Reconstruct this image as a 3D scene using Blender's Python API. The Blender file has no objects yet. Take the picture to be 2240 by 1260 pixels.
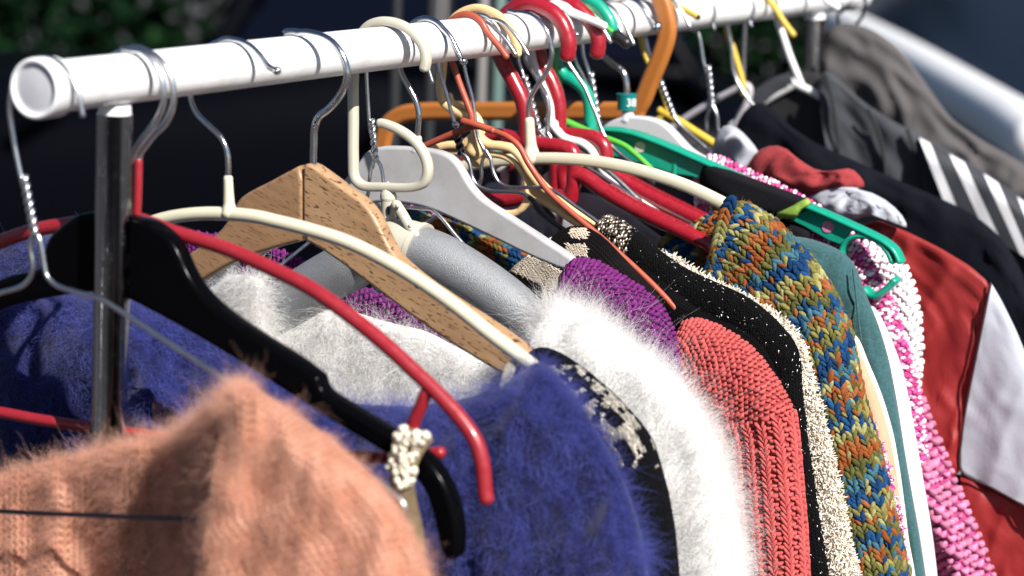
import bpy, bmesh, math, random
import numpy as np
from mathutils import Vector, Matrix, noise as mnoise
random.seed(7); rng = np.random.default_rng(7)
S = bpy.context.scene
COL = S.collection

# ------------------------------------------------------------ camera (solved from the rail and its two posts)
FPX, W0, H0 = 5600.0, 1120.0, 630.0          # focal length in photo pixels, image centre
RAIL_H = 1.50                                # height of the rail above the ground
RAIL_R = 0.014
P1c = Vector(((88-W0)/FPX, (193-H0)/FPX, 1.0)) * 1.3448   # near end of the rail axis, camera space (x right, y down, z ahead)
P2c = Vector(((1870-W0)/FPX, (-15-H0)/FPX, 1.0)) * 2.368  # far end
RAIL_L = (P2c-P1c).length
Yc = (P2c-P1c).normalized()
ax_ = -0.035
dn = Vector((ax_, 1.0, -(Yc.x*ax_+Yc.y)/Yc.z)).normalized()
Zc = -dn
Xc = Yc.cross(Vector((Zc.x, Zc.y, Zc.z)))
# camera space here is left-handed in (right, down, ahead) order only by name; keep X to the right
if Xc.x < 0: Xc = -Xc
def c2w(v): return Vector((Xc.dot(v), Yc.dot(v), Zc.dot(v)))
CAM = Vector((0, 0, RAIL_H)) - c2w(P1c)
def ray(px, py): return c2w(Vector(((px-W0)/FPX, (py-H0)/FPX, 1.0)))
def project(p):
    d = p-CAM
    v = Vector((d.x*Xc.x+d.y*Yc.x+d.z*Zc.x, d.x*Xc.y+d.y*Yc.y+d.z*Zc.y, d.x*Xc.z+d.y*Yc.z+d.z*Zc.z))
    return (W0+FPX*v.x/v.z, H0+FPX*v.y/v.z, v.z)
cd = bpy.data.cameras.new('camera'); cam = bpy.data.objects.new('camera', cd); COL.objects.link(cam)
right, down, fwd = c2w(Vector((1,0,0))), c2w(Vector((0,1,0))), c2w(Vector((0,0,1)))
M = Matrix((( right.x, -down.x, -fwd.x, CAM.x), (right.y, -down.y, -fwd.y, CAM.y), (right.z, -down.z, -fwd.z, CAM.z), (0,0,0,1)))
cam.matrix_world = M
cd.sensor_width = 36; cd.sensor_fit = 'HORIZONTAL'; cd.lens = FPX/2240*36
cd.clip_start = 0.05; cd.clip_end = 500
cd.dof.use_dof = True; cd.dof.focus_distance = 1.66; cd.dof.aperture_fstop = 6.7
S.camera = cam

# ------------------------------------------------------------ sky, sun, exposure
SUN = Vector((0.66, -0.36, 0.66)).normalized()
w = bpy.data.worlds.new('World'); S.world = w; w.use_nodes = True
nt = w.node_tree; nt.nodes.clear()
sky = nt.nodes.new('ShaderNodeTexSky'); sky.sky_type = 'NISHITA'; sky.sun_disc = False
sky.air_density = 0.75; sky.sun_elevation = math.asin(SUN.z); sky.sun_rotation = math.atan2(SUN.x, SUN.y)
bg = nt.nodes.new('ShaderNodeBackground'); bg.inputs['Strength'].default_value = 0.05
wo = nt.nodes.new('ShaderNodeOutputWorld')
nt.links.new(sky.outputs[0], bg.inputs[0]); nt.links.new(bg.outputs[0], wo.inputs[0])
sl = bpy.data.lights.new('sun', 'SUN'); sl.energy = 5.0; sl.angle = math.radians(0.53); sl.color = (1.0, 0.96, 0.9)
so = bpy.data.objects.new('sun', sl); COL.objects.link(so)
so.rotation_euler = SUN.to_track_quat('Z', 'Y').to_euler()
S.view_settings.view_transform = 'Standard'; S.view_settings.look = 'None'
S.view_settings.exposure = 0.82; S.view_settings.gamma = 1.0; S.view_settings.use_curve_mapping = False
S.render.engine = 'CYCLES'
S.cycles.use_denoising = True
try: S.cycles.denoiser = 'OPENIMAGEDENOISE'
except Exception: pass
S.cycles.max_bounces = 6; S.cycles.diffuse_bounces = 3; S.cycles.glossy_bounces = 3; S.cycles.transparent_max_bounces = 4
S.cycles.caustics_reflective = False; S.cycles.caustics_refractive = False
try: S.cycles_curves.shape = 'RIBBONS'
except Exception: pass

# ------------------------------------------------------------ materials
MATS = {}
def mat(name, col, rough=0.5, metal=0.0, spec=0.5, var=0.0, vscale=30.0, bump=0.0, bscale=400.0, coat=0.0, sheen=0.0, vcol=False, col2=None, subsurf=0.0, aniso=None):
    if name in MATS: return MATS[name]
    m = bpy.data.materials.new(name); m.use_nodes = True
    n = m.node_tree.nodes; L = m.node_tree.links; b = n['Principled BSDF']
    b.inputs['Roughness'].default_value = rough; b.inputs['Metallic'].default_value = metal
    b.inputs['Specular IOR Level'].default_value = spec
    b.inputs['Coat Weight'].default_value = coat; b.inputs['Coat Roughness'].default_value = 0.08
    if sheen: b.inputs['Sheen Weight'].default_value = sheen; b.inputs['Sheen Roughness'].default_value = 0.5
    tc = n.new('ShaderNodeTexCoord')
    c4 = (*col, 1)
    src = None
    if vcol:
        a = n.new('ShaderNodeAttribute'); a.attribute_name = 'Col'; src = a.outputs['Color']
    if var > 0 or col2:
        t = n.new('ShaderNodeTexNoise'); t.inputs['Scale'].default_value = vscale; t.inputs['Detail'].default_value = 5; t.inputs['Roughness'].default_value = 0.65
        L.new(tc.outputs['Object'], t.inputs['Vector'])
        r = n.new('ShaderNodeMapRange'); r.inputs['From Min'].default_value = 0.3; r.inputs['From Max'].default_value = 0.7
        L.new(t.outputs['Fac'], r.inputs['Value'])
        mx = n.new('ShaderNodeMix'); mx.data_type = 'RGBA'
        L.new(r.outputs['Result'], mx.inputs['Factor'])
        if vcol:
            hs = n.new('ShaderNodeHueSaturation'); hs.inputs['Value'].default_value = 1-var
            L.new(src, hs.inputs['Color']); L.new(hs.outputs[0], mx.inputs['A']); L.new(src, mx.inputs['B'])
        else:
            c2 = col2 if col2 else tuple(max(0, v*(1-var)) for v in col)
            mx.inputs['A'].default_value = (*c2, 1); mx.inputs['B'].default_value = c4
        src = mx.outputs['Result']
        if metal < 0.5 and rough < 0.5:
            t3 = n.new('ShaderNodeTexNoise'); t3.inputs['Scale'].default_value = 220; t3.inputs['Detail'].default_value = 6; t3.inputs['Roughness'].default_value = 0.7
            L.new(tc.outputs['Object'], t3.inputs['Vector'])
            r3 = n.new('ShaderNodeMapRange'); r3.inputs['From Min'].default_value = 0.4; r3.inputs['From Max'].default_value = 0.7; r3.inputs['To Min'].default_value = rough; r3.inputs['To Max'].default_value = min(1, rough+0.3)
            L.new(t3.outputs['Fac'], r3.inputs['Value']); L.new(r3.outputs[0], b.inputs['Roughness'])
    if src is not None: L.new(src, b.inputs['Base Color'])
    else: b.inputs['Base Color'].default_value = c4
    if bump > 0:
        t2 = n.new('ShaderNodeTexNoise'); t2.inputs['Scale'].default_value = bscale; t2.inputs['Detail'].default_value = 4
        L.new(tc.outputs['Object'], t2.inputs['Vector'])
        bp = n.new('ShaderNodeBump'); bp.inputs['Strength'].default_value = bump; bp.inputs['Distance'].default_value = 0.0006
        L.new(t2.outputs['Fac'], bp.inputs['Height']); L.new(bp.outputs[0], b.inputs['Normal'])
    MATS[name] = m
    return m
def fibre_mat(name, col, trans=0.45):
    """loose wool fibre: part of the light passes through"""
    if name in MATS: return MATS[name]
    m = bpy.data.materials.new(name); m.use_nodes = True
    n = m.node_tree.nodes; L = m.node_tree.links; b = n['Principled BSDF']
    b.inputs['Base Color'].default_value = (*col, 1); b.inputs['Roughness'].default_value = 0.55; b.inputs['Specular IOR Level'].default_value = 0.3
    t = n.new('ShaderNodeBsdfTranslucent'); t.inputs['Color'].default_value = (*col, 1)
    mx = n.new('ShaderNodeMixShader'); mx.inputs[0].default_value = trans
    L.new(b.outputs[0], mx.inputs[1]); L.new(t.outputs[0], mx.inputs[2]); L.new(mx.outputs[0], n['Material Output'].inputs['Surface'])
    MATS[name] = m
    return m
def knit_mat(name, col, col2, pitch_u, pitch_v, depth=0.0006, rough=0.9, sparkle=0.0, sheen=0.0, vcol=False, var_scale=40):
    """fine knit as stitch relief on the UV metres of a cloth: ridges along one way broken by rows"""
    if name in MATS: return MATS[name]
    m = bpy.data.materials.new(name); m.use_nodes = True
    n = m.node_tree.nodes; L = m.node_tree.links; b = n['Principled BSDF']
    b.inputs['Roughness'].default_value = rough; b.inputs['Specular IOR Level'].default_value = 0.08
    if sheen: b.inputs['Sheen Weight'].default_value = sheen
    uv = n.new('ShaderNodeTexCoord')
    sx = n.new('ShaderNodeSeparateXYZ'); L.new(uv.outputs['UV'], sx.inputs[0])
    def math_(op, a, bb=None):
        q = n.new('ShaderNodeMath'); q.operation = op
        for i, v in enumerate((a, bb)):
            if v is None: continue
            if isinstance(v, (int, float)): q.inputs[i].default_value = v
            else: L.new(v, q.inputs[i])
        return q.outputs[0]
    # V stitches: saw across the column tilts the rows
    uu = math_('DIVIDE', sx.outputs['Y'], pitch_v)
    tri = math_('PINGPONG', uu, 0.5)
    vv = math_('ADD', math_('DIVIDE', sx.outputs['X'], pitch_u), tri)
    row = math_('SINE', math_('MULTIPLY', vv, 6.28318))
    colm = math_('SINE', math_('MULTIPLY', math_('ADD', tri, 0.0), 12.566))
    h = math_('ADD', math_('MULTIPLY', row, 0.5), math_('MULTIPLY', colm, 0.5))
    bp = n.new('ShaderNodeBump'); bp.inputs['Strength'].default_value = 1.0; bp.inputs['Distance'].default_value = depth
    L.new(h, bp.inputs['Height']); L.new(bp.outputs[0], b.inputs['Normal'])
    t = n.new('ShaderNodeTexNoise'); t.inputs['Scale'].default_value = var_scale; t.inputs['Detail'].default_value = 6
    L.new(uv.outputs['Object'], t.inputs['Vector'])
    r = n.new('ShaderNodeMapRange'); r.inputs['From Min'].default_value = 0.35; r.inputs['From Max'].default_value = 0.65
    L.new(t.outputs['Fac'], r.inputs['Value'])
    mx = n.new('ShaderNodeMix'); mx.data_type = 'RGBA'; mx.inputs['A'].default_value = (*col2, 1); mx.inputs['B'].default_value = (*col, 1)
    L.new(r.outputs['Result'], mx.inputs['Factor']); src = mx.outputs['Result']
    if sparkle > 0:
        vo = n.new('ShaderNodeTexVoronoi'); vo.inputs['Scale'].default_value = 900
        L.new(uv.outputs['Object'], vo.inputs['Vector'])
        sp = n.new('ShaderNodeSeparateXYZ'); L.new(vo.outputs['Color'], sp.inputs[0])
        gt = math_('GREATER_THAN', sp.outputs['X'], 1-sparkle)
        m2 = n.new('ShaderNodeMix'); m2.data_type = 'RGBA'; L.new(gt, m2.inputs['Factor']); L.new(src, m2.inputs['A']); m2.inputs['B'].default_value = (0.8, 0.8, 0.85, 1)
        src = m2.outputs['Result']
        L.new(gt, b.inputs['Metallic'])
        rr = n.new('ShaderNodeMapRange'); rr.inputs['To Min'].default_value = rough; rr.inputs['To Max'].default_value = 0.3
        L.new(gt, rr.inputs['Value']); L.new(rr.outputs[0], b.inputs['Roughness'])
    L.new(src, b.inputs['Base Color'])
    MATS[name] = m
    return m

# ------------------------------------------------------------ object helpers
def tagp(o, label=None, cat=None, group=None, kind=None):
    if label: o['label'] = label
    if cat: o['category'] = cat
    if group: o['group'] = group
    if kind: o['kind'] = kind
    return o
def thing(name, label, cat, loc=(0,0,0), group=None):
    o = bpy.data.objects.new(name, None); COL.objects.link(o); o.location = loc
    o.empty_display_size = 0.05
    return tagp(o, label, cat, group)
def mesh_obj(name, verts, faces, m, parent=None, smooth=True, uvs=None, cols=None):
    me = bpy.data.meshes.new(name)
    me.from_pydata([tuple(v) for v in verts], [], faces)
    if smooth: me.polygons.foreach_set('use_smooth', [True]*len(me.polygons))
    if uvs is not None:
        ul = me.uv_layers.new(name='UVMap')
        li = np.empty(len(me.loops), dtype=np.int32); me.loops.foreach_get('vertex_index', li)
        ul.data.foreach_set('uv', np.asarray(uvs, dtype=np.float32)[li].ravel())
    if cols is not None:
        a = me.color_attributes.new('Col', 'FLOAT_COLOR', 'POINT')
        a.data.foreach_set('color', np.asarray(cols, dtype=np.float32).ravel())
    me.materials.append(m); me.update()
    o = bpy.data.objects.new(name, me); COL.objects.link(o)
    if parent is not None: set_parent(o, parent)
    return o
def set_parent(o, p):
    o.parent = p
    q = p; acc = Vector(p.location)
    while q.parent is not None:
        q = q.parent; acc = acc + Vector(q.location)
    o.matrix_parent_inverse = Matrix.Translation(-acc)
def bm_obj(name, bm, m, parent=None, smooth=True):
    me = bpy.data.meshes.new(name); bm.to_mesh(me); bm.free()
    if smooth: me.polygons.foreach_set('use_smooth', [True]*len(me.polygons))
    me.materials.append(m)
    o = bpy.data.objects.new(name, me); COL.objects.link(o)
    if parent is not None: set_parent(o, parent)
    return o
def catmull(P, n=8, closed=False):
    P = [Vector(p) for p in P]; N = len(P); out = []
    if N < 3 and not closed:
        return [P[0].lerp(P[-1], i/n) for i in range(n+1)]
    for i in range(N if closed else N-1):
        if closed: p0, p1, p2, p3 = P[(i-1) % N], P[i], P[(i+1) % N], P[(i+2) % N]
        else:
            p1, p2 = P[i], P[i+1]
            p0 = P[i-1] if i > 0 else p1*2-p2
            p3 = P[i+2] if i+2 < N else p2*2-p1
        # centripetal
        t0 = 0; t1 = t0+max((p1-p0).length, 1e-6)**0.5; t2 = t1+max((p2-p1).length, 1e-6)**0.5; t3 = t2+max((p3-p2).length, 1e-6)**0.5
        for k in range(n):
            t = t1+(t2-t1)*k/n
            A1 = p0*((t1-t)/(t1-t0))+p1*((t-t0)/(t1-t0)); A2 = p1*((t2-t)/(t2-t1))+p2*((t-t1)/(t2-t1)); A3 = p2*((t3-t)/(t3-t2))+p3*((t-t2)/(t3-t2))
            B1 = A1*((t2-t)/(t2-t0))+A2*((t-t0)/(t2-t0)); B2 = A2*((t3-t)/(t3-t1))+A3*((t-t1)/(t3-t1))
            out.append(B1*((t2-t)/(t2-t1))+B2*((t-t1)/(t2-t1)))
    if not closed: out.append(P[-1])
    return out
def tube(name, pts, r, m, parent=None, seg=12, n=6, smooth=True, round_ends=True, section=None, up=None, raw=False):
    """sweep a round (or given) section along a smoothed path; r number or list of radii along pts"""
    if raw: path = [Vector(p) for p in pts]
    else: path = catmull(pts, n)
    if name == 'hook':                       # a hook lies on the rail, never in it
        r0 = (r if not isinstance(r, (list, tuple)) else r[0])+RAIL_R+0.0002
        for p in path:
            d = math.hypot(p.x, p.z-RAIL_H)
            if 1e-5 < d < r0: p.x *= r0/d; p.z = RAIL_H+(p.z-RAIL_H)*r0/d
    K = len(path)
    if isinstance(r, (list, tuple)):
        rr = [r[min(int(i/(K-1)*(len(r)-1)), len(r)-2)]*(1-((i/(K-1)*(len(r)-1)) % 1 if i < K-1 else 1))+r[min(int(i/(K-1)*(len(r)-1)), len(r)-2)+1]*((i/(K-1)*(len(r)-1)) % 1 if i < K-1 else 1) for i in range(K)]
    else: rr = [r]*K
    T = []
    for i in range(K):
        t = path[min(i+1, K-1)]-path[max(i-1, 0)]
        T.append(t.normalized() if t.length > 1e-9 else Vector((0,0,1)))
    if up is None:
        a = Vector((0,1,0)) if abs(T[0].y) < 0.9 else Vector((1,0,0))
    else: a = Vector(up)
    V, F = [], []
    sec = section or [(math.cos(2*math.pi*k/seg), math.sin(2*math.pi*k/seg)) for k in range(seg)]
    seg = len(sec)
    rings = []
    nvec = (a-T[0]*a.dot(T[0])).normalized()
    frames = []
    for i in range(K):
        nvec = (nvec-T[i]*nvec.dot(T[i]))
        if nvec.length < 1e-6: nvec = T[i].orthogonal()
        nvec.normalize()
        if up is not None:
            q = Vector(up); q = q-T[i]*q.dot(T[i])
            if q.length > 0.05: nvec = q.normalized()
        frames.append((path[i], T[i], nvec.copy(), T[i].cross(nvec)))
    def ring(c, nv, bv, rad):
        s = len(V)
        for (x, y) in sec: V.append(c+nv*(x*rad)+bv*(y*rad))
        rings.append(s)
    if round_ends:
        c, t, nv, bv = frames[0]
        for q in (80, 55, 30): ring(c-t*rr[0]*math.sin(math.radians(q))*0.8, nv, bv, rr[0]*math.cos(math.radians(q)))
    for i, (c, t, nv, bv) in enumerate(frames): ring(c, nv, bv, rr[i])
    if round_ends:
        c, t, nv, bv = frames[-1]
        for q in (30, 55, 80): ring(c+t*rr[-1]*math.sin(math.radians(q))*0.8, nv, bv, rr[-1]*math.cos(math.radians(q)))
    for a_, b_ in zip(rings[:-1], rings[1:]):
        for k in range(seg):
            F.append((a_+k, a_+(k+1) % seg, b_+(k+1) % seg, b_+k))
    if not round_ends:
        for rg_ in (rings[0], rings[-1]):
            s = len(V); V.extend([Vector(V[rg_+k]) for k in range(seg)])
            f = tuple(s+k for k in range(seg)); F.append(f[::-1] if rg_ == rings[0] else f)
    else:
        F.append(tuple(rings[0]+k for k in range(seg))[::-1]); F.append(tuple(rings[-1]+k for k in range(seg)))
    return mesh_obj(name, V, F, m, parent, smooth)
def chaikin(P, it=2, closed=True):
    P = [Vector(p) for p in P]
    for _ in range(it):
        Q = []
        N = len(P)
        for i in range(N if closed else N-1):
            a, b = P[i], P[(i+1) % N]
            Q += [a*0.75+b*0.25, a*0.25+b*0.75]
        P = Q
    return P
def plate(name, outline, nrm, th, bev, m, parent=None, it=2, segs=3):
    """flat-bodied piece: outline (3D points in a plane) given thickness along nrm, its edges rounded"""
    P = chaikin(outline, it) if it else [Vector(p) for p in outline]
    bm = bmesh.new(); nrm = Vector(nrm).normalized()
    vs = [bm.verts.new(p-nrm*th/2) for p in P]
    f = bm.faces.new(vs); f.normal_update()
    if f.normal.dot(nrm) > 0: f.normal_flip()
    r = bmesh.ops.extrude_face_region(bm, geom=[f])
    ev = [e for e in r['geom'] if isinstance(e, bmesh.types.BMVert)]
    bmesh.ops.translate(bm, verts=ev, vec=nrm*th)
    bmesh.ops.recalc_face_normals(bm, faces=bm.faces)
    caps = [f for f in bm.faces if len(f.verts) > 6]
    if bev > 0:
        es = list({e for f in caps for e in f.edges})
        bmesh.ops.bevel(bm, geom=es, offset=bev, segments=segs, profile=0.5, affect='EDGES', clamp_overlap=True)
    for f in bm.faces: f.smooth = len(f.verts) <= 6
    return bm_obj(name, bm, m, parent, smooth=False)
def box(name, c, s, m, parent=None, bev=0.0, rot=None):
    bm = bmesh.new(); bmesh.ops.create_cube(bm, size=1)
    bmesh.ops.scale(bm, vec=s, verts=bm.verts)
    if bev: bmesh.ops.bevel(bm, geom=list(bm.edges), offset=bev, segments=3, profile=0.5, affect='EDGES')
    if rot is not None: bmesh.ops.transform(bm, matrix=rot.to_4x4(), verts=bm.verts)
    bmesh.ops.translate(bm, vec=c, verts=bm.verts)
    return bm_obj(name, bm, m, parent, smooth=False)
def ball(name, c, r, m, parent=None, sub=2):
    bm = bmesh.new(); bmesh.ops.create_icosphere(bm, subdivisions=sub, radius=r)
    bmesh.ops.translate(bm, vec=c, verts=bm.verts)
    return bm_obj(name, bm, m, parent)

# ------------------------------------------------------------ the hanging planes: one vertical plane across the rail for each hanger
def rail_y(px):
    lo, hi = -0.1, 1.6
    for _ in range(50):
        mid = (lo+hi)/2
        if project(Vector((0, mid, RAIL_H)))[0] < px: lo = mid
        else: hi = mid
    return lo
class Plane:
    def __init__(s, c, yaw=0.0):
        s.y = rail_y(c); s.o = Vector((0, s.y, RAIL_H)); s.c = c
        s.n = Vector((math.sin(math.radians(yaw)), math.cos(math.radians(yaw)), 0))
    def __call__(s, px, py, off=0.0):
        d = ray(px, py)
        t = ((s.o+s.n*off)-CAM).dot(s.n)/d.dot(s.n)
        return CAM+d*t
    def L(s, pts):
        return [s(*p) for p in pts]
def resample(P, n):
    P = np.asarray(P, float); d = np.r_[0, np.cumsum(np.linalg.norm(np.diff(P[:, :2], axis=0), axis=1))]
    t = np.linspace(0, d[-1], n)
    return np.stack([np.interp(t, d, P[:, k]) for k in range(P.shape[1])], 1)
def smooth_rows(P, it=2):
    P = np.asarray(P, float)
    for _ in range(it):
        Q = P.copy(); Q[1:-1] = (P[:-2]+2*P[1:-1]+P[2:])/4; P = Q
    return P
def fbm(x, y, s, seed=0.0):
    return mnoise.fractal(Vector((x*s, y*s, seed)), 1.0, 2.0, 3)

class Cloth: pass
def cloth(name, plane, pairs, m, parent=None, th=0.02, edge=60.0, rows=90, cols=26, base=0.0, fold=0.004, fscale=0.006, seed=0.0, back=True, edgepow=1.5, ripple=None, sm=3, basef=None, crease=None):
    """one panel of a garment: pairs = (outer x, outer y, inner x, inner y) photo points on the garment's hanging plane.
    The outer edge is rolled round (thickness th) and the panel runs inwards from it; a second sheet closes it behind."""
    R = smooth_rows(resample(pairs, rows), sm)
    f = (np.arange(cols)/(cols-1))**edgepow
    O, I = R[:, None, 0:2], R[:, None, 2:4]
    PX = O+(I-O)*f[None, :, None]
    dist = np.linalg.norm(PX-O, axis=2)
    q = np.clip(dist/edge, 0, 1); prof = np.sqrt(np.clip(1-(1-q)**2, 0, 1))
    V = np.zeros((rows, cols, 3)); B = np.zeros((rows, cols, 3))
    for i in range(rows):
        for j in range(cols):
            x, y = PX[i, j]
            fo = fold*fbm(x, y*0.45, fscale, seed)*min(1.0, 0.25+q[i, j])
            if basef: fo += basef(x, y)
            if crease: fo += crease[0]*(abs(mnoise.noise(Vector(((x+0.5*y)*crease[1], (y-0.4*x)*crease[1]*0.35, seed))))+0.5*abs(mnoise.noise(Vector(((x-0.8*y)*crease[1]*1.7, (y+x)*crease[1]*0.6, seed+5)))))*min(1, q[i, j]*2)
            if ripple: fo += ripple[0]*math.sin(dist[i, j]/ripple[1]*6.283+ripple[2]*fbm(x, y, 0.004, seed+3))*min(1, q[i, j]*1.2)
            V[i, j] = plane(x, y, base-th*prof[i, j]+fo)
            if back: B[i, j] = plane(x, y, base+th*prof[i, j]*0.8+0.0004+(basef(x, y) if basef else 0))
    du = np.r_[0, np.cumsum(np.linalg.norm(np.diff(V[:, min(6, cols-1)], axis=0), axis=1))]
    dv = np.concatenate([np.zeros((rows, 1)), np.cumsum(np.linalg.norm(np.diff(V, axis=1), axis=2), axis=1)], 1)
    uv = np.stack([np.repeat(du[:, None], cols, 1), dv], 2).reshape(-1, 2)
    idx = np.arange(rows*cols).reshape(rows, cols)
    F = [(int(idx[i, j]), int(idx[i+1, j]), int(idx[i+1, j+1]), int(idx[i, j+1])) for i in range(rows-1) for j in range(cols-1)]
    verts = V.reshape(-1, 3)
    if back:
        k = rows*cols
        verts = np.concatenate([verts, B.reshape(-1, 3)]); uv = np.concatenate([uv, uv])
        F += [(k+int(idx[i, j]), k+int(idx[i, j+1]), k+int(idx[i+1, j+1]), k+int(idx[i+1, j])) for i in range(rows-1) for j in range(cols-1)]
        F += [(int(idx[i+1, 0]), int(idx[i, 0]), k+int(idx[i, 0]), k+int(idx[i+1, 0])) for i in range(rows-1)]
    o = mesh_obj(name, verts, F, m, parent, True, uvs=uv)
    c = Cloth(); c.o = o; c.V = V; c.du = du; c.dv = dv; c.rows = rows; c.cols = cols; c.PX = PX
    gu = np.gradient(V, axis=0); gv = np.gradient(V, axis=1)
    N = np.cross(gu, gv); N /= np.maximum(np.linalg.norm(N, axis=2, keepdims=True), 1e-9)
    toc = np.array(CAM)-V
    sgn = np.sign((N*toc).sum(2))
    # one consistent side for the whole panel
    if sgn.mean() < 0: N = -N
    c.N = N
    tu = gu/np.maximum(np.linalg.norm(gu, axis=2, keepdims=True), 1e-9)
    c.T = tu
    return c
def sample(c, a, b):
    """positions, normals, row directions at arc length a (m) down the panel and b (m) in from its edge"""
    i = np.interp(a, c.du, np.arange(c.rows)); i0 = np.clip(i.astype(int), 0, c.rows-2); fi = (i-i0)
    j = np.empty_like(b)
    for k in range(len(a)):
        row = c.dv[i0[k]]*(1-fi[k])+c.dv[i0[k]+1]*fi[k]
        j[k] = np.interp(b[k], row, np.arange(c.cols))
    j0 = np.clip(j.astype(int), 0, c.cols-2); fj = j-j0
    def bl(G):
        fi_, fj_ = fi[:, None], fj[:, None]
        return (G[i0, j0]*(1-fi_)*(1-fj_)+G[i0+1, j0]*fi_*(1-fj_)+G[i0, j0+1]*(1-fi_)*fj_+G[i0+1, j0+1]*fi_*fj_)
    P, N, T = bl(c.V), bl(c.N), bl(c.T)
    N /= np.linalg.norm(N, axis=1, keepdims=True)
    T -= N*(T*N).sum(1, keepdims=True); T /= np.maximum(np.linalg.norm(T, axis=1, keepdims=True), 1e-9)
    return P, N, T, bl(c.PX)
def ell_template(seg=6, ring=4, taper=0.35, bend=0.0):
    V = [(0, 0, -1)]; F = []
    for r in range(1, ring):
        a = -math.pi/2+math.pi*r/ring; z = math.sin(a); rad = math.cos(a)*(1-taper*z)
        for k in range(seg): V.append((rad*math.cos(2*math.pi*k/seg), rad*math.sin(2*math.pi*k/seg), z))
    V.append((0, 0, 1)); top = len(V)-1
    for k in range(seg): F.append((0, 1+(k+1) % seg, 1+k))
    for r in range(ring-2):
        s = 1+r*seg
        for k in range(seg): F.append((s+k, s+(k+1) % seg, s+seg+(k+1) % seg, s+seg+k))
    s = 1+(ring-2)*seg
    for k in range(seg): F.append((s+k, s+(k+1) % seg, top))
    V = np.array(V, float); V[:, 0] += bend*(V[:, 2]**2-0.4)
    return V, F
def many(name, P, A, B, Cc, cols, m, parent, tmpl=None):
    """one mesh of many small pieces: P centres, A/B/Cc scaled local axes (n,3)"""
    TV, TF = tmpl or ell_template()
    n = len(P); k = len(TV)
    VV = (P[:, None, :]+TV[None, :, 0:1]*A[:, None, :]+TV[None, :, 1:2]*B[:, None, :]+TV[None, :, 2:3]*Cc[:, None, :]).reshape(-1, 3)
    tri = [f for f in TF if len(f) == 3]; quad = [f for f in TF if len(f) == 4]
    offs = (np.arange(n)*k)
    parts, tot = [], []
    for fs in (tri, quad):
        if fs:
            a = (np.array(fs)[None]+offs[:, None, None]).reshape(-1, len(fs[0])); parts.append(a)
    loops = np.concatenate([p.ravel() for p in parts]); sizes = np.concatenate([np.full(len(p), p.shape[1]) for p in parts])
    me = bpy.data.meshes.new(name)
    me.vertices.add(len(VV)); me.vertices.foreach_set('co', VV.astype(np.float32).ravel())
    me.loops.add(len(loops)); me.loops.foreach_set('vertex_index', loops.astype(np.int32))
    me.polygons.add(len(sizes)); me.polygons.foreach_set('loop_start', np.r_[0, np.cumsum(sizes)[:-1]].astype(np.int32))
    me.polygons.foreach_set('loop_total', sizes.astype(np.int32))
    me.polygons.foreach_set('use_smooth', np.ones(len(sizes), bool))
    if cols is not None:
        at = me.color_attributes.new('Col', 'FLOAT_COLOR', 'POINT')
        cc = np.repeat(np.concatenate([cols, np.ones((n, 1))], 1), k, axis=0)
        at.data.foreach_set('color', cc.astype(np.float32).ravel())
    me.update(calc_edges=True); me.validate()
    me.materials.append(m)
    o = bpy.data.objects.new(name, me); COL.objects.link(o); set_parent(o, parent)
    o['kind'] = 'stuff'
    return o
def stitches(name, c, m, parent, kind='v', pu=0.005, pv=0.01, a0=0.0, a1=1.0, bmax=0.08, colf=None, size=1.0, jit=0.12, lift=0.0, tmpl=None, keep=None, hgt=1.0):
    """knitted stitches laid on a cloth panel: 'v' stockinette columns, 'p' purl bumps in staggered rows"""
    na = int((min(a1, c.du[-1])-a0)/pu); nb = int(bmax/pv)
    ia, ib = np.meshgrid(np.arange(na), np.arange(nb), indexing='ij'); ia, ib = ia.ravel(), ib.ravel()
    if kind == 'v':
        ia = np.r_[ia, ia]; ib = np.r_[ib, ib]; side = np.r_[-np.ones(len(ia)//2), np.ones(len(ia)//2)]
        a = a0+(ia+0.5)*pu; b = (ib+0.5)*pv+side*pv*0.24
    else:
        side = np.where(ib % 2 == 0, -1.0, 1.0)
        a = a0+(ia+0.5+0.0*ib)*pu; b = (ib+0.5+(ia % 2)*0.5)*pv
    a = a+rng.normal(0, jit*pu*0.5, len(a)); b = b+rng.normal(0, jit*pv*0.25, len(b))
    # inside the panel only
    i = np.clip(np.interp(a, c.du, np.arange(c.rows)).astype(int), 0, c.rows-1)
    ok = (b > 0) & (b < c.dv[i, -1]*0.995) & (a < c.du[-1])
    a, b, side, ia, ib = a[ok], b[ok], side[ok], ia[ok], ib[ok]
    P, N, T, PX = sample(c, a, b)
    if keep is not None:
        kk = keep(PX, a, b); P, N, T, PX, side, ia, ib, a, b = P[kk], N[kk], T[kk], PX[kk], side[kk], ia[kk], ib[kk], a[kk], b[kk]
    Bv = np.cross(N, T)
    jn = rng.normal(0, jit, (len(P), 1))
    if kind == 'v':
        ang = side*0.52+jn[:, 0]*0.5
        ca, sa = np.cos(ang)[:, None], np.sin(ang)[:, None]
        ln = T*ca+Bv*sa; wd = -T*sa+Bv*ca
        L_, W_, H_ = pu*0.92*size, pv*0.215*size, pv*0.23*size*hgt
    else:
        ang = math.pi/2+side*0.05+jn[:, 0]*0.5
        ca, sa = np.cos(ang)[:, None], np.sin(ang)[:, None]
        ln = T*ca+Bv*sa; wd = -T*sa+Bv*ca
        L_, W_, H_ = pv*0.58*size, pu*0.42*size, pu*0.44*size*hgt
        if tmpl is None: tmpl = ell_template(6, 6, 0.0, 0.8)
    sc = 1+rng.normal(0, jit, (len(P), 1))
    cols = colf(ia, ib, PX, side) if colf else None
    return many(name, P+N*(lift+0.3*H_), wd*W_*sc, N*H_*sc, ln*L_*sc, cols, m, parent, tmpl)
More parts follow.
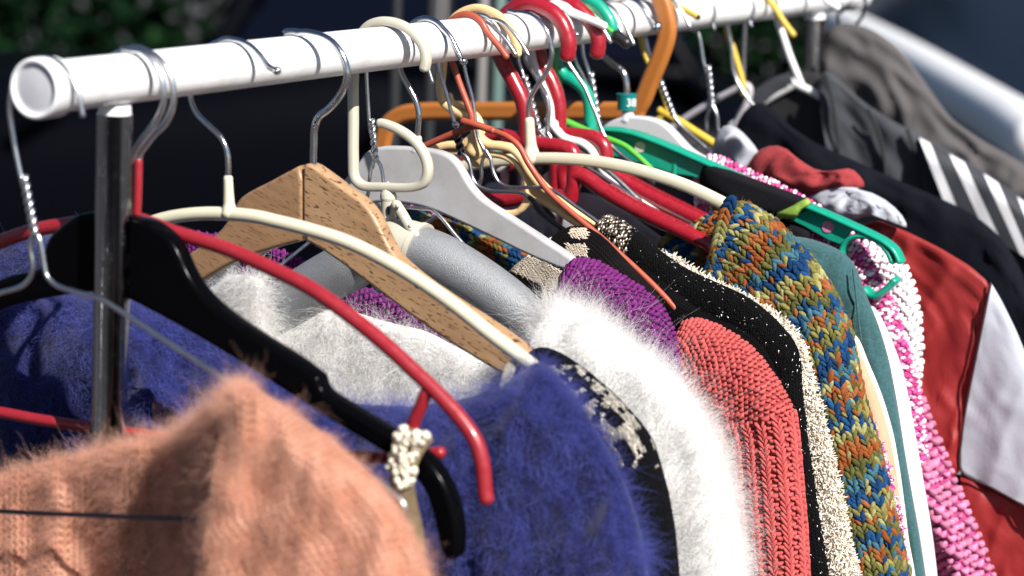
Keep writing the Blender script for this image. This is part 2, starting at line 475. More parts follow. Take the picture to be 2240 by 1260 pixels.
def fuzz(name, c, m, parent, n, length, rad=0.00006, lay=0.5, curl=0.5, droop=0.3, pts=6, bpow=1.0, keep=None, dirv=None, brange=(0, 1), lvar=0.4, swirl=0.0):
    """loose fibres standing off a cloth panel, as hair curves"""
    # sample faces by area
    e1 = c.V[1:, :-1]-c.V[:-1, :-1]; e2 = c.V[:-1, 1:]-c.V[:-1, :-1]
    A = np.linalg.norm(np.cross(e1, e2), axis=2)
    jj = np.arange(c.cols-1)/(c.cols-1)
    A = A*((jj[None, :] >= brange[0]) & (jj[None, :] <= brange[1]))
    if keep is not None: A = A*keep(c.PX[:-1, :-1])
    p = A.ravel()/A.sum()
    k = rng.choice(len(p), n, p=p); i0 = k//(c.cols-1); j0 = k % (c.cols-1)
    fi, fj = rng.random((n, 1)), rng.random((n, 1))
    def bl(G): return G[i0, j0]*(1-fi)*(1-fj)+G[i0+1, j0]*fi*(1-fj)+G[i0, j0+1]*(1-fi)*fj+G[i0+1, j0+1]*fi*fj
    P, N, T = bl(c.V), bl(c.N), bl(c.T)
    N = N/np.linalg.norm(N, axis=1, keepdims=True)
    Ln = length*np.exp(rng.normal(0, lvar, (n, 1)))
    rnd = rng.normal(0, 1, (n, 3)); rnd -= N*(rnd*N).sum(1, keepdims=True)*0.6
    d = N*(1-lay)+rnd*0.45*lay*2
    if dirv is not None: d = d+np.array(dirv)[None]*lay
    if swirl:
        ph = P*230.0
        sw = np.stack([np.sin(ph[:, 2]*1.0+2*np.sin(ph[:, 0]*0.6)), 0.3*np.sin(ph[:, 0]+ph[:, 2]), np.sin(ph[:, 0]*1.1+2*np.sin(ph[:, 2]*0.5+1.0))], 1)
        d = d+sw*swirl
        Ln = Ln*(0.75+0.5*(np.sin(ph[:, 0:1]*0.7+np.sin(ph[:, 2:3]*0.9))*0.5+0.5))
    d /= np.linalg.norm(d, axis=1, keepdims=True)
    cur = rng.normal(0, 1, (n, 3))*curl
    pos = np.zeros((n, pts, 3)); pos[:, 0] = P-N*0.0008
    step = Ln/(pts-1)
    for q in range(1, pts):
        pos[:, q] = pos[:, q-1]+d*step
        d = d+cur*0.35+rng.normal(0, 1, (n, 3))*curl*0.25+np.array([0, 0, -1.0])*droop*0.25
        d /= np.linalg.norm(d, axis=1, keepdims=True)
    hc = bpy.data.hair_curves.new(name)
    hc.add_curves([pts]*n)
    hc.position_data.foreach_set('vector', pos.astype(np.float32).ravel())
    ra = hc.attributes.get('radius') or hc.attributes.new('radius', 'FLOAT', 'POINT')
    rv = np.tile(rad*np.linspace(1, 0.35, pts), n)
    ra.data.foreach_set('value', rv.astype(np.float32))
    hc.materials.append(m)
    o = bpy.data.objects.new(name, hc); COL.objects.link(o); set_parent(o, parent); o['kind'] = 'stuff'
    return o
def pillow(name, plane, outline, m, parent=None, th=0.012, base=0.0, rings=14, it=1, fold=0.0, seed=0.0, back=True, crease=0.0):
    """a soft flap: photo outline on a plane, swelling towards its middle"""
    P = [Vector((x, y, 0)) for x, y in outline]; P = chaikin(P, it)
    c = sum(P, Vector())/len(P); n = len(P)
    V, F, UV = [], [], []
    for s in ((-1, 1) if back else (-1,)):
        b0 = len(V)
        for r in range(rings+1):
            f = (r/rings)
            k = 1-f*0.97
            h = math.sqrt(max(0, 1-(1-min(1, f*1.7))**2.2))
            for p in P:
                q = c+(p-c)*k
                fo = fold*fbm(q.x, q.y, 0.012, seed)*h+crease*(abs(mnoise.noise(Vector(((q.x+0.6*q.y)*0.022, (q.y-0.5*q.x)*0.010, seed))))-0.3)*h*2
                v = plane(q.x, q.y, base+s*th*h+fo); V.append(v); UV.append((v.z, v.x))
        for r in range(rings):
            for k in range(n):
                a, b = b0+r*n+k, b0+r*n+(k+1) % n
                F.append((a, b, b+n, a+n) if s < 0 else (a, a+n, b+n, b))
        F.append(tuple(range(b0+rings*n, b0+rings*n+n)))
    bm = bmesh.new()
    me = mesh_obj(name, V, F, m, parent, True, uvs=UV)
    return me

# ============================================================ SETTING
asphalt = mat('asphalt', (0.05, 0.05, 0.052), 0.9, var=0.4, vscale=3.0, bump=0.6, bscale=60)
gm = bmesh.new(); bmesh.ops.create_grid(gm, x_segments=8, y_segments=8, size=150)
ground = bm_obj('ground', gm, asphalt); ground['kind'] = 'structure'

# ------------------------------------------------------------ garment rack
white_pl = mat('white_plastic', (0.82, 0.82, 0.83), 0.32, var=0.10, vscale=35, coat=0.2)
def scraped_white(name):
    """white sleeve with faint rings scraped by the hooks and a little grime"""
    m = bpy.data.materials.new(name); m.use_nodes = True; n = m.node_tree.nodes; L = m.node_tree.links; p = n['Principled BSDF']
    p.inputs['Roughness'].default_value = 0.34; p.inputs['Coat Weight'].default_value = 0.15
    tc = n.new('ShaderNodeTexCoord')
    def nz(scale, lo, hi, detail=4):
        mp = n.new('ShaderNodeMapping'); mp.inputs['Scale'].default_value = scale; L.new(tc.outputs['Object'], mp.inputs['Vector'])
        t = n.new('ShaderNodeTexNoise'); t.inputs['Scale'].default_value = 1; t.inputs['Detail'].default_value = detail; L.new(mp.outputs[0], t.inputs['Vector'])
        r = n.new('ShaderNodeMapRange'); r.inputs['From Min'].default_value = lo; r.inputs['From Max'].default_value = hi; L.new(t.outputs['Fac'], r.inputs['Value']); return r.outputs[0]
    a = nz((60, 900, 60), 0.64, 0.72); b = nz((70, 45, 70), 0.50, 0.78, 6)
    m1 = n.new('ShaderNodeMix'); m1.data_type = 'RGBA'; m1.inputs['A'].default_value = (0.80, 0.80, 0.81, 1); m1.inputs['B'].default_value = (0.62, 0.60, 0.57, 1); L.new(b, m1.inputs['Factor'])
    s = n.new('ShaderNodeMath'); s.operation = 'MULTIPLY'; s.inputs[1].default_value = 0.45; L.new(a, s.inputs[0])
    m2 = n.new('ShaderNodeMix'); m2.data_type = 'RGBA'; L.new(s.outputs[0], m2.inputs['Factor']); L.new(m1.outputs['Result'], m2.inputs['A']); m2.inputs['B'].default_value = (0.30, 0.30, 0.31, 1)
    L.new(m2.outputs['Result'], p.inputs['Base Color'])
    return m
rail_m = scraped_white('scraped_white_sleeve')
cap_pl = mat('cap_plastic', (0.72, 0.72, 0.74), 0.4)
cap_disc = mat('cap_disc', (0.50, 0.50, 0.54), 0.5, var=0.08, vscale=200)
def streaked_metal(name, a, b, rough):  # upright dark and bright streaks painted into the colour as reflections
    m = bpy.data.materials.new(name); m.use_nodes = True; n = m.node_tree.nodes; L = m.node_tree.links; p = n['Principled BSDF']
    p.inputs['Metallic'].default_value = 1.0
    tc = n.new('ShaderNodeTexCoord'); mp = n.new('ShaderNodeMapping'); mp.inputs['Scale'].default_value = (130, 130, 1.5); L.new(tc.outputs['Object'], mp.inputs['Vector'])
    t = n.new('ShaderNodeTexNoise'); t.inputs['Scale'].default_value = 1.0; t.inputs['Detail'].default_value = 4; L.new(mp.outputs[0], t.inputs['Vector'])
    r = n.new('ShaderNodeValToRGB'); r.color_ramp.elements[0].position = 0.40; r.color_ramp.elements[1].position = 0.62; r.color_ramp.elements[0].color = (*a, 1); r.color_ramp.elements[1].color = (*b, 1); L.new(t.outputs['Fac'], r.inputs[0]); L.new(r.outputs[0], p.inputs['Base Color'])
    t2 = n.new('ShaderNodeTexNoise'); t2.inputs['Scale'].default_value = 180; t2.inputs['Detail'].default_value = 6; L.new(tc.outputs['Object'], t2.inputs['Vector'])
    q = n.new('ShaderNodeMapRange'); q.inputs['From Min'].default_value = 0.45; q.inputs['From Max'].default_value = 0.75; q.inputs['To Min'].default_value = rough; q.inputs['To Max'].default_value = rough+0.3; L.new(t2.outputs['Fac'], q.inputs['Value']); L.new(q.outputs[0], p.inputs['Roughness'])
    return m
chrome = streaked_metal('chrome_reflection_streaks', (0.03, 0.03, 0.035), (0.50, 0.50, 0.53), 0.07)
wire = mat('galvanised_wire', (0.62, 0.63, 0.66), 0.28, 1.0, var=0.3, vscale=300, bump=0.15, bscale=900)
dwire = mat('dark_wire', (0.10, 0.10, 0.12), 0.3, 1.0, var=0.3, vscale=300)
chrome2 = mat('hook_chrome', (0.60, 0.61, 0.64), 0.14, 1.0, var=0.2, vscale=300, bump=0.1, bscale=700)
def lathe_y(name, prof, m, parent, cx=0.0, cz=RAIL_H, seg=48):
    V, F = [], []
    for (y, r) in prof:
        for k in range(seg): V.append((cx+r*math.cos(2*math.pi*k/seg), y, cz+r*math.sin(2*math.pi*k/seg)))
    for i in range(len(prof)-1):
        for k in range(seg):
            a, b = i*seg+k, i*seg+(k+1) % seg
            F.append((a, b, b+seg, a+seg))
    return mesh_obj(name, V, F, m, parent)
rack = thing('garment_rack', 'white garment rail with chrome posts that all the hangers hang on', 'clothes rack', (0, 0, 0))
lathe_y('rail', [(0.002+(RAIL_L-0.004)*i/30, RAIL_R) for i in range(31)], rail_m, rack)
for y0, sg in ((0.0, 1), (RAIL_L, -1)):
    cp = lathe_y('end_cap', [(y0+sg*a, r) for a, r in ((0.012, 0.0142), (0.012, 0.0157), (0.0105, 0.0163), (-0.003, 0.0165), (-0.0052, 0.0160), (-0.006, 0.0150), (-0.0055, 0.0138), (-0.0042, 0.0130))], cap_pl, rack)
    lathe_y('cap_disc', [(y0+sg*a, r) for a, r in ((-0.0042, 0.0130), (-0.0036, 0.0122), (-0.0040, 0.0105), (-0.0043, 0.0002))], cap_disc, cp)
def post(c, pxb):
    pl = Plane(c); top = Vector((0, pl.y, RAIL_H-RAIL_R+0.001)); lowp = pl(*pxb)
    d = (lowp-top).normalized(); t = (top.z-0.03)/-d.z
    bot = top+d*t
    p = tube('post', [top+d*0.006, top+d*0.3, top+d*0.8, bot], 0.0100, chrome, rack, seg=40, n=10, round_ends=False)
    tube('post_collar', [top+d*0.001, top+d*0.0085], [0.0088, 0.0094], white_pl, rack, seg=32, n=3, round_ends=False)
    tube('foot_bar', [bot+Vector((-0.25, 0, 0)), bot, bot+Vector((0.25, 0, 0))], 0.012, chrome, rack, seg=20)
    return bot
b1 = post(252, (238, 970)); b2 = post(1785, (1782, 145))
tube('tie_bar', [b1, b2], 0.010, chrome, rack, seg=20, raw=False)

# ============================================================ HANGERS
def hanger(name, label, c, yaw=0.0, group=None):
    pl = Plane(c, yaw)
    r = thing(name, label, 'hanger', (0, pl.y, RAIL_H-0.05), group)
    return r, pl
def twist(name, p0, p1, r, m, parent, turns=3.0, amp=None):
    """two wires wound round each other from p0 to p1"""
    amp = amp or r*0.95
    d = (p1-p0); a = d.normalized(); n1 = a.orthogonal().normalized(); n2 = a.cross(n1)
    for ph in (0, math.pi):
        pts = [p0+d*(i/40)+(n1*math.cos(ph+turns*6.283*i/40)+n2*math.sin(ph+turns*6.283*i/40))*amp for i in range(41)]
        tube(name, pts, r, m, parent, seg=8, raw=True)

# --- near wire hanger (twisted neck, carries the coral sweater)
R1, PA = hanger('wire_hanger', 'nearest bent wire hanger with twisted neck, carrying the fuzzy coral sweater', 100)
tube('hook', PA.L([(181,253),(174,215),(165,187),(147,157),(127,136),(104,127),(76,131),(48,150),(30,176),(24,205),(21,238),(28,294),(38,349),(49,397),(54,412)]), 0.0015, wire, R1, seg=10)
twist('twisted_neck', PA(52,386), PA(76,512), 0.0014, wire, R1, 3.4)
tube('shoulder_wire', PA.L([(75,508),(85,519),(92,548),(97,580),(103,604),(123,624),(159,637),(218,654),(278,690),(397,769),(500,834),(640,922),(760,1004),(850,1070),(885,1108),(880,1140),(840,1150)]), 0.0014, wire, R1, seg=10)
tube('shoulder_wire', PA.L([(75,508),(68,526),(67,548),(71,571),(71,592),(65,610),(48,626),(0,641),(-90,668),(-260,760),(-460,900),(-560,1000),(-565,1040),(-530,1060)]), 0.0014, wire, R1, seg=10)
tube('trouser_bar', PA.L([(-530,1060,-0.004),(-250,1092,-0.004),(0,1118,-0.004),(220,1128,-0.004),(440,1137,-0.004),(640,1145,0),(840,1150,0)]), 0.0014, dwire, R1, seg=10)

# --- black plastic hanger
R2, PB = hanger('plastic_hanger', 'glossy black plastic hanger with curved ends behind the near chrome post', 276)
blackpl = mat('black_plastic', (0.0015, 0.0015, 0.002), 0.18, spec=0.05)
tube('hook', PB.L([(270,122),(274,117),(292,111),(313,115),(337,139),(353,171),(359,214),(349,250),(329,282),(306,313),(286,350),(268,400),(258,450),(255,470)]), 0.0018, wire, R2, seg=12)
plate('body', PB.L([(147,491),(171,471),(198,463),(238,459),(294,471),(337,481),(369,503),(389,523),(405,551),(421,590),(440,622),(468,654),(516,694),(595,745),(655,781),(700,815),(708,822),(713,842),(722,856),(779,891),(859,939),(918,974),(954,1006),(986,1054),(1005,1105),(1013,1157),(1012,1212),(1000,1222),(986,1218),(970,1188),(962,1137),(954,1109),(938,1065),(910,1030),(879,1003),(831,974),(799,954),(740,919),(700,893),(619,842),(516,776),(397,706),(317,664),(286,648),(240,638),(198,636),(119,648),(40,664),(-60,700),(-200,770),(-330,850),(-380,930),(-400,900),(-360,820),(-250,740),(-120,660),(0,614),(40,598),(80,592),(103,582),(107,559),(113,530),(122,512)]), PB.n, 0.013, 0.0052, blackpl, R2, it=2, segs=4)

# --- red plastic hanger
redpl = mat('red_plastic', (0.27, 0.013, 0.022), 0.28, var=0.08, vscale=60, coat=0.15)
R3, PC = hanger('plastic_hanger', 'slim red plastic hanger with sleeved hook in front of the cream one', 300)
tube('hook', PC.L([(246,122),(262,114),(285,108),(313,109),(345,127),(369,159),(379,198),(377,234),(361,270),(337,294),(318,318),(306,336),(303,356)]), 0.0019, wire, R3, seg=12)
tube('hook_sleeve', PC.L([(303,351),(302,400),(300,450),(298,476)]), 0.0024, redpl, R3, seg=14)
tube('arm', PC.L([(1064,1092),(1061,1075),(1059,1052),(1055,1014),(1041,966),(1010,919),(957,860),(917,822),(838,749),(759,686),(679,630),(600,590),(530,558),(476,537),(389,511),(298,480),(230,478),(147,491),(79,503),(0,529),(-110,575),(-230,650),(-320,730),(-380,830)]), 0.0042, redpl, R3, seg=18)
tube('peg', PC.L([(932,858),(920,890),(905,925),(900,960)]), 0.0036, redpl, R3, seg=12)
tube('lower_bar', PC.L([(-330,850),(-150,880),(0,902),(79,917),(198,935),(450,968),(620,986),(760,998),(880,1000),(964,990)]), 0.0034, redpl, R3, seg=14)

# --- cream hanger carrying the blue sweater
cream = mat('cream_plastic', (0.61, 0.575, 0.43), 0.36, var=0.07, vscale=50, coat=0.1)
def section_rounded(w, h, n=5):
    out = []
    for cx, cy, a0 in ((w-h*0.45, h*0.55, 0), (-w+h*0.45, h*0.55, 90), (-w+h*0.45, -h*0.55, 180), (w-h*0.45, -h*0.55, 270)):
        for k in range(n): 
            a = math.radians(a0+90*k/(n-1)); out.append((cx+h*0.45*math.cos(a), cy+h*0.45*math.sin(a)))
    return out
R4, PD = hanger('plastic_hanger', 'cream plastic hanger with ball-tipped hook carrying the fuzzy blue sweater', 502)
tube('hook', PD.L([(604,154),(587,145),(567,119),(544,98),(512,87),(476,92),(445,112),(425,150),(416,190),(417,214),(429,246),(456,274),(484,302),(496,329),(499,360),(499,395)]), 0.0017, chrome2, R4, seg=12)
ball('hook_tip', PD(606,155), 0.0026, chrome2, R4)
tube('neck', PD.L([(499,390),(500,420),(501,445),(502,466)]), [0.0028, 0.0030, 0.0034, 0.0052], cream, R4, seg=16)
tube('arm', PD.L([(1172,806),(1136,778),(1076,733),(997,670),(917,614),(838,567),(759,529),(679,503),(600,483),(560,474),(500,468),(430,468),(370,476),(318,491),(250,515),(150,570),(40,640),(-80,730),(-200,840)]), 0.0041, cream, R4, seg=18)
plate('peg', PD.L([(1112,785),(1134,795),(1120,830),(1098,872),(1086,888),(1092,850)]), PD.n, 0.004, 0.0012, cream, R4, it=1)
tube('lower_bar', PD.L([(-150,850),(100,890),(300,905),(400,917),(560,938),(700,953),(830,966),(968,976)]), 0.0028, cream, R4, seg=12)

# --- wooden hanger
R5, PE = hanger('wooden_hanger', 'beech wood hanger with flecked grain and a chrome hook', 640)
def wood_mat(name, a, b, fleck):
    m = bpy.data.materials.new(name); m.use_nodes = True
    n = m.node_tree.nodes; L = m.node_tree.links; p = n['Principled BSDF']; p.inputs['Roughness'].default_value = 0.42
    tc = n.new('ShaderNodeTexCoord'); mp = n.new('ShaderNodeMapping'); L.new(tc.outputs['Object'], mp.inputs['Vector'])
    mp.inputs['Rotation'].default_value = (0, math.radians(-20), 0)
    s = n.new('ShaderNodeMapping'); L.new(mp.outputs[0], s.inputs['Vector']); s.inputs['Scale'].default_value = (30, 40, 220)
    t = n.new('ShaderNodeTexNoise'); t.inputs['Scale'].default_value = 1.0; t.inputs['Detail'].default_value = 6; L.new(s.outputs[0], t.inputs['Vector'])
    r = n.new('ShaderNodeValToRGB'); r.color_ramp.elements[0].color = (*a, 1); r.color_ramp.elements[1].color = (*b, 1)
    r.color_ramp.elements[0].position = 0.3; r.color_ramp.elements[1].position = 0.7
    L.new(t.outputs['Fac'], r.inputs[0])
    s2 = n.new('ShaderNodeMapping'); L.new(mp.outputs[0], s2.inputs['Vector']); s2.inputs['Scale'].default_value = (190, 260, 850)
    v = n.new('ShaderNodeTexNoise'); v.inputs['Scale'].default_value = 1.0; v.inputs['Detail'].default_value = 1; L.new(s2.outputs[0], v.inputs['Vector'])
    g = n.new('ShaderNodeMapRange'); g.inputs['From Min'].default_value = 0.60; g.inputs['From Max'].default_value = 0.66; g.inputs['To Max'].default_value = fleck
    L.new(v.outputs['Fac'], g.inputs['Value'])
    mx = n.new('ShaderNodeMix'); mx.data_type = 'RGBA'; L.new(g.outputs[0], mx.inputs['Factor']); L.new(r.outputs[0], mx.inputs['A']); mx.inputs['B'].default_value = (0.09, 0.045, 0.02, 1)
    L.new(mx.outputs['Result'], p.inputs['Base Color'])
    bp = n.new('ShaderNodeBump'); bp.inputs['Strength'].default_value = 0.35; bp.inputs['Distance'].default_value = 0.0006; bp.invert = True
    L.new(g.outputs[0], bp.inputs['Height']); L.new(bp.outputs[0], p.inputs['Normal'])
    return m
wood_a = wood_mat('beech_plain', (0.24, 0.135, 0.068), (0.31, 0.18, 0.095), 0.5)
wood_b = wood_mat('beech_flecked', (0.30, 0.175, 0.09), (0.40, 0.245, 0.13), 1.0)
tube('hook', PE.L([(628,84),(640,76),(660,71),(687,74),(719,86),(743,111),(758,147),(758,175),(743,210),(719,238),(697,256),(688,280),(686,320),(685,368)]), 0.0022, chrome2, R5, seg=14)
plate('left_half', PE.L([(672,357),(640,373),(600,395),(555,417),(534,432),(523,452),(512,476),(490,505),(452,535),(417,557),(330,605),(240,655),(200,690),(230,700),(330,655),(440,618),(520,570),(600,543),(660,527),(672,524)]), PE.n, 0.012, 0.0022, wood_a, R5, it=1)
plate('right_half', PE.L([(672.8,357),(690,357),(719,377),(770,415),(798,433),(822,460),(838,488),(854,523),(872,556),(920,600),(1000,655),(1080,705),(1163,765),(1185,785),(1180,815),(1140,830),(1112,815),(1096,809),(997,749),(917,694),(838,634),(759,575),(700,535),(672.8,524)]), PE.n, 0.012, 0.0022, wood_b, R5, it=1)

# --- beige folding hook with silver padded arms
beige = mat('beige_plastic', (0.48, 0.455, 0.37), 0.42, var=0.06, vscale=80)
silver = mat('silver_padding', (0.30, 0.31, 0.33), 0.40, 0.35, var=0.35, vscale=1400, bump=0.9, bscale=1500)
R6, PF = hanger('padded_hanger', 'silver padded hanger under a square beige plastic swivel hook', 840)
sec_r = section_rounded(1.25, 0.9)
def flat_tube(name, pts, r, m, parent, pl, sx=1.0, sy=1.3, n=6, rr=None):
    sec = [(math.cos(a)*sy*(abs(math.cos(a))**-0.35 if abs(math.cos(a)) > .05 else 1), math.sin(a)*sx*(abs(math.sin(a))**-0.35 if abs(math.sin(a)) > .05 else 1)) for a in [2*math.pi*k/16 for k in range(16)]]
    return tube(name, pts, rr or r, m, parent, n=n, section=sec, up=pl.n)
flat_tube('hook', PF.L([(929,150),(932,132),(929,108),(917,87),(894,64),(862,49),(830,47),(806,57),(788,80),(777,115),(773,171),(773,260),(773,350),(776,388),(792,405),(838,409),(905,409),(928,399),(936,375),(931,345),(910,312),(878,287),(845,272),(832,269)]), 0.0030, beige, R6, PF)
tube('swivel_cone', PF.L([(848,400),(849,411),(849,424),(850,433)]), [0.0012, 0.0035, 0.0052, 0.0056], beige, R6, seg=20)
tube('swivel_post', PF.L([(850,434),(850,460),(851,485),(852,500)]), [0.0050, 0.0050, 0.0049, 0.0040], beige, R6, seg=20, round_ends=False)
plate('keyhole', PF.L([(846,452,-0.0052),(852,450,-0.0052),(853,468,-0.0052),(849,472,-0.0052),(845,466,-0.0052)]), PF.n, 0.0006, 0, mat('dark_slot', (0.01,0.01,0.01), 0.6), R6, it=1)
brace = flat_tube('brace', PF.L([(866,446,-0.004),(880,468,-0.006),(898,498,-0.008),(915,518,-0.008)]), 0.0028, beige, R6, PF)
for px in ((870,450),(898,494)): ball('rivet', PF(*px, -0.0105), 0.0016, beige, R6, 2)
tube('collar', PF.L([(800,560),(820,550),(840,544),(880,540),(916,548)]), 0.0181, beige, R6, seg=36, round_ends=False)
tube('collar_rim', PF.L([(908,545),(917,549)]), 0.0187, beige, R6, seg=36, n=3, round_ends=False)
tube('padded_arm', PF.L([(900,543),(960,567),(1030,607),(1100,655),(1160,705),(1230,780),(1290,850)]), [0.0168, 0.0170, 0.0166, 0.0160, 0.015, 0.014, 0.012], silver, R6, seg=36)
tube('padded_arm', PF.L([(815,556),(776,576),(730,600),(670,635),(610,680),(550,730),(480,800)]), [0.0150, 0.0168, 0.0166, 0.0160, 0.015, 0.013], silver, R6, seg=36)

# --- wire hanger behind the beige hook
R7, PG = hanger('wire_hanger', 'galvanised wire hanger with twisted neck behind the square beige hook', 862)
tube('hook', PG.L([(946,179),(940,160),(930,125),(914,95),(890,66),(860,55),(832,66),(812,95),(802,135),(802,167),(806,238),(810,286),(814,300)]), 0.0013, wire, R7, seg=10)
twist('twisted_neck', PG(813,262), PG(821,348), 0.0013, wire, R7, 2.6)
tube('shoulder_wire', PG.L([(821,346),(833,364),(838,389),(842,420),(858,446),(886,453),(925,457),(945,460),(965,476),(997,515),(1056,578),(1112,622),(1190,690),(1240,740)]), 0.0013, wire, R7, seg=10)
tube('shoulder_wire', PG.L([(821,346),(812,368),(808,397),(803,430),(780,452),(740,480),(640,560),(540,640)]), 0.0013, wire, R7, seg=10)

# --- grey plastic hanger with the purple knit
greypl = mat('worn_grey_plastic', (0.42, 0.42, 0.44), 0.45, col2=(0.33, 0.32, 0.32), vscale=40, var=0.2, bump=0.1, bscale=200)
R8, PH = hanger('plastic_hanger', 'flat worn grey plastic hanger carrying the purple knit', 932)
tube('hook', PH.L([(1012,132),(1005,122),(997,105),(981,76),(957,54),(933,46),(910,52),(892,75),(879,112),(874,140),(878,160),(894,190),(910,222),(916,248),(913,294),(912,325)]), 0.0020, chrome2, R8, seg=12)
ball('hook_tip', PH(1014,134), 0.0028, chrome2, R8)
tube('ferrule', PH.L([(914,302),(913,318),(912,330)]), [0.0028, 0.0034, 0.005], greypl, R8, seg=14)
plate('body', PH.L([(690,470),(759,393),(794,349),(806,330),(834,319),(878,319),(937,323),(981,333),(1005,353),(1021,381),(1037,409),(1064,437),(1116,470),(1180,512),(1251,558),(1258,566),(1252,588),(1239,590),(1156,555),(1100,527),(1037,497),(977,469),(937,453),(878,442),(806,442),(760,470),(700,520)]), PH.n, 0.009, 0.0026, greypl, R8, it=2)

# --- terracotta coated wire hanger
terra = mat('terracotta_coating', (0.36, 0.070, 0.037), 0.35, var=0.12, vscale=90)
R9, PI_ = hanger('coated_wire_hanger', 'terracotta plastic-coated wire hanger carrying the coral red knit', 1020)
tube('hook', PI_.L([(1108,124),(1095,106),(1076,83),(1062,65),(1048,48),(1025,37),(1000,39),(984,52),(977,80),(982,115),(993,146),(1005,182),(1021,224),(1031,252),(1033,272)]), 0.0022, terra, R9, seg=12)
tube('left_arm', PI_.L([(1078,286,-0.001),(1044,276,0.003),(1029,278,0.003),(929,319,0.003),(840,362,0.003),(700,440,0.003)]), 0.0023, terra, R9, seg=12)
tube('right_arm', PI_.L([(1013,265,-0.002),(1045,274,-0.002),(1076,285,0),(1112,300,0),(1136,321,0),(1156,357,0),(1195,413,0),(1235,452,0),(1319,523,0),(1398,594,0),(1445,640,0),(1478,676,0),(1500,702,0),(1560,790,0)]), 0.0021, terra, R9, seg=12)
tube('crimp_sleeve', PI_.L([(1013,265,-0.002),(1045,274,-0.002),(1076,285,0)]), 0.0025, terra, R9, seg=12)

# --- black and silver wire hanger
R10, PJ = hanger('wire_hanger', 'wire hanger with a black twisted neck behind the terracotta one', 1032)
tube('hook', PJ.L([(1128,119),(1112,95),(1090,70),(1065,50),(1035,42),(1005,50),(978,75),(962,110),(960,145),(967,172),(977,206),(991,258),(998,278)]), 0.0014, wire, R10, seg=10)
ball('crimp', PJ(997,273), 0.0026, wire, R10)
twist('twisted_neck', PJ(999,292), PJ(1010,336), 0.0016, dwire, R10, 1.6)
tube('shoulder_wire', PJ.L([(1010,334),(1022,346),(1028,362),(1033,388),(1044,405),(1068,417),(1110,420),(1144,423),(1164,437),(1200,478),(1240,507),(1299,539),(1362,577),(1440,640)]), 0.0014, wire, R10, seg=10)
tube('wire_coating', PJ.L([(1158,432),(1164,437),(1200,478),(1240,507),(1270,523)]), 0.0018, mat('black_coating', (0.02,0.02,0.025), 0.35), R10, seg=10)
tube('shoulder_wire', PJ.L([(1010,334),(1004,345),(995,360),(960,390),(900,440),(820,500)]), 0.0014, wire, R10, seg=10)

R11, PK = hanger('wire_hanger', 'plain wire hanger seen through the loop of the peach hanger', 1048)
tube('hook', PK.L([(1156,120),(1143,98),(1122,70),(1098,48),(1068,42),(1036,58),(1018,90),(1014,130),(1020,165),(1033,214),(1038,245),(1046,300),(1060,330)]), 0.0013, wire, R11, seg=10)
tube('shoulder_wire', PK.L([(1062,328),(1072,345),(1078,372),(1090,397),(1108,408),(1148,410),(1187,410),(1215,420),(1260,452),(1300,480),(1350,520),(1420,570)]), 0.0013, wire, R11, seg=10)
tube('shoulder_wire', PK.L([(1062,328),(1053,362),(1053,390),(1045,408),(1025,430),(960,470),(900,510)]), 0.0013, wire, R11, seg=10)

# --- peach hanger
peach = mat('peach_plastic', (0.78, 0.54, 0.27), 0.36, var=0.06, vscale=60, coat=0.1)
R12, PL_ = hanger('plastic_hanger', 'peach plastic hanger with a ribbed loop and wide curved hook', 1060)
flat_tube('hook', PL_.L([(1131,118),(1130,100),(1124,80),(1104,48),(1076,27),(1044,18),(1012,27),(989,48),(976,85),(970,120),(966,160),(964,195),(970,222),(989,238),(1012,250),(1030,262),(1042,280)]), 0.0030, peach, R12, PL_, sy=1.1)
tube('hook_rib', PL_.L([(984,207),(990,222),(1010,233),(1035,245),(1050,262),(1056,290)]), 0.0018, peach, R12, seg=10)
tube('stem', PL_.L([(1042,262),(1044,285),(1043,308),(1040,330)]), [0.004,0.0045,0.0055,0.007], peach, R12, seg=14)
flat_tube('outer_rib', PL_.L([(900,352),(935,330),(980,318),(1015,316),(1030,304),(1044,296),(1054,306),(1070,316),(1096,319),(1122,326),(1142,344),(1160,374),(1182,402),(1215,432),(1260,464),(1318,500)]), 0.0030, peach, R12, PL_, sy=1.5)
tube('inner_rib', PL_.L([(940,338),(985,334),(1021,336),(1070,338),(1100,342),(1130,360),(1148,388),(1153,415),(1150,440),(1135,462),(1110,472),(1085,466),(1070,452)]), 0.0022, peach, R12, seg=12)
tube('lower_rib', PL_.L([(1080,452),(1105,466),(1135,462),(1156,445),(1175,437),(1205,452),(1250,482),(1310,520)]), 0.0022, peach, R12, seg=12)
plate('web', PL_.L([(1150,372),(1170,398),(1200,430),(1250,465),(1300,500),(1250,482),(1205,452),(1172,436),(1156,440),(1156,405)]), PL_.n, 0.0022, 0.0005, peach, R12, it=1)
plate('disc', PL_.L([(1010,330),(1070,330),(1068,350),(1058,362),(1043,367),(1028,362),(1014,348)]), PL_.n, 0.0022, 0.0005, peach, R12, it=1)

# --- second cream hanger (rainbow knit)
R13, PM = hanger('plastic_hanger', 'cream plastic hanger with chrome hook carrying the rainbow chunky knit', 1110)
tube('hook', PM.L([(1112,31),(1122,28),(1140,28),(1167,36),(1191,60),(1203,87),(1207,119),(1195,159),(1171,194),(1158,220),(1156,240),(1157,270)]), 0.0018, chrome2, R13, seg=12)
tube('neck', PM.L([(1158,264),(1159,290),(1161,318),(1163,346)]), [0.0036, 0.0037, 0.0042, 0.0068], cream, R13, seg=16)
flat_tube('arm', PM.L([(1600,455),(1577,442),(1510,410),(1450,388),(1380,368),(1300,353),(1230,347),(1161,347),(1076,353),(1021,363),(960,382),(900,410),(820,460)]), 0.0042, cream, R13, PM, sy=1.0)

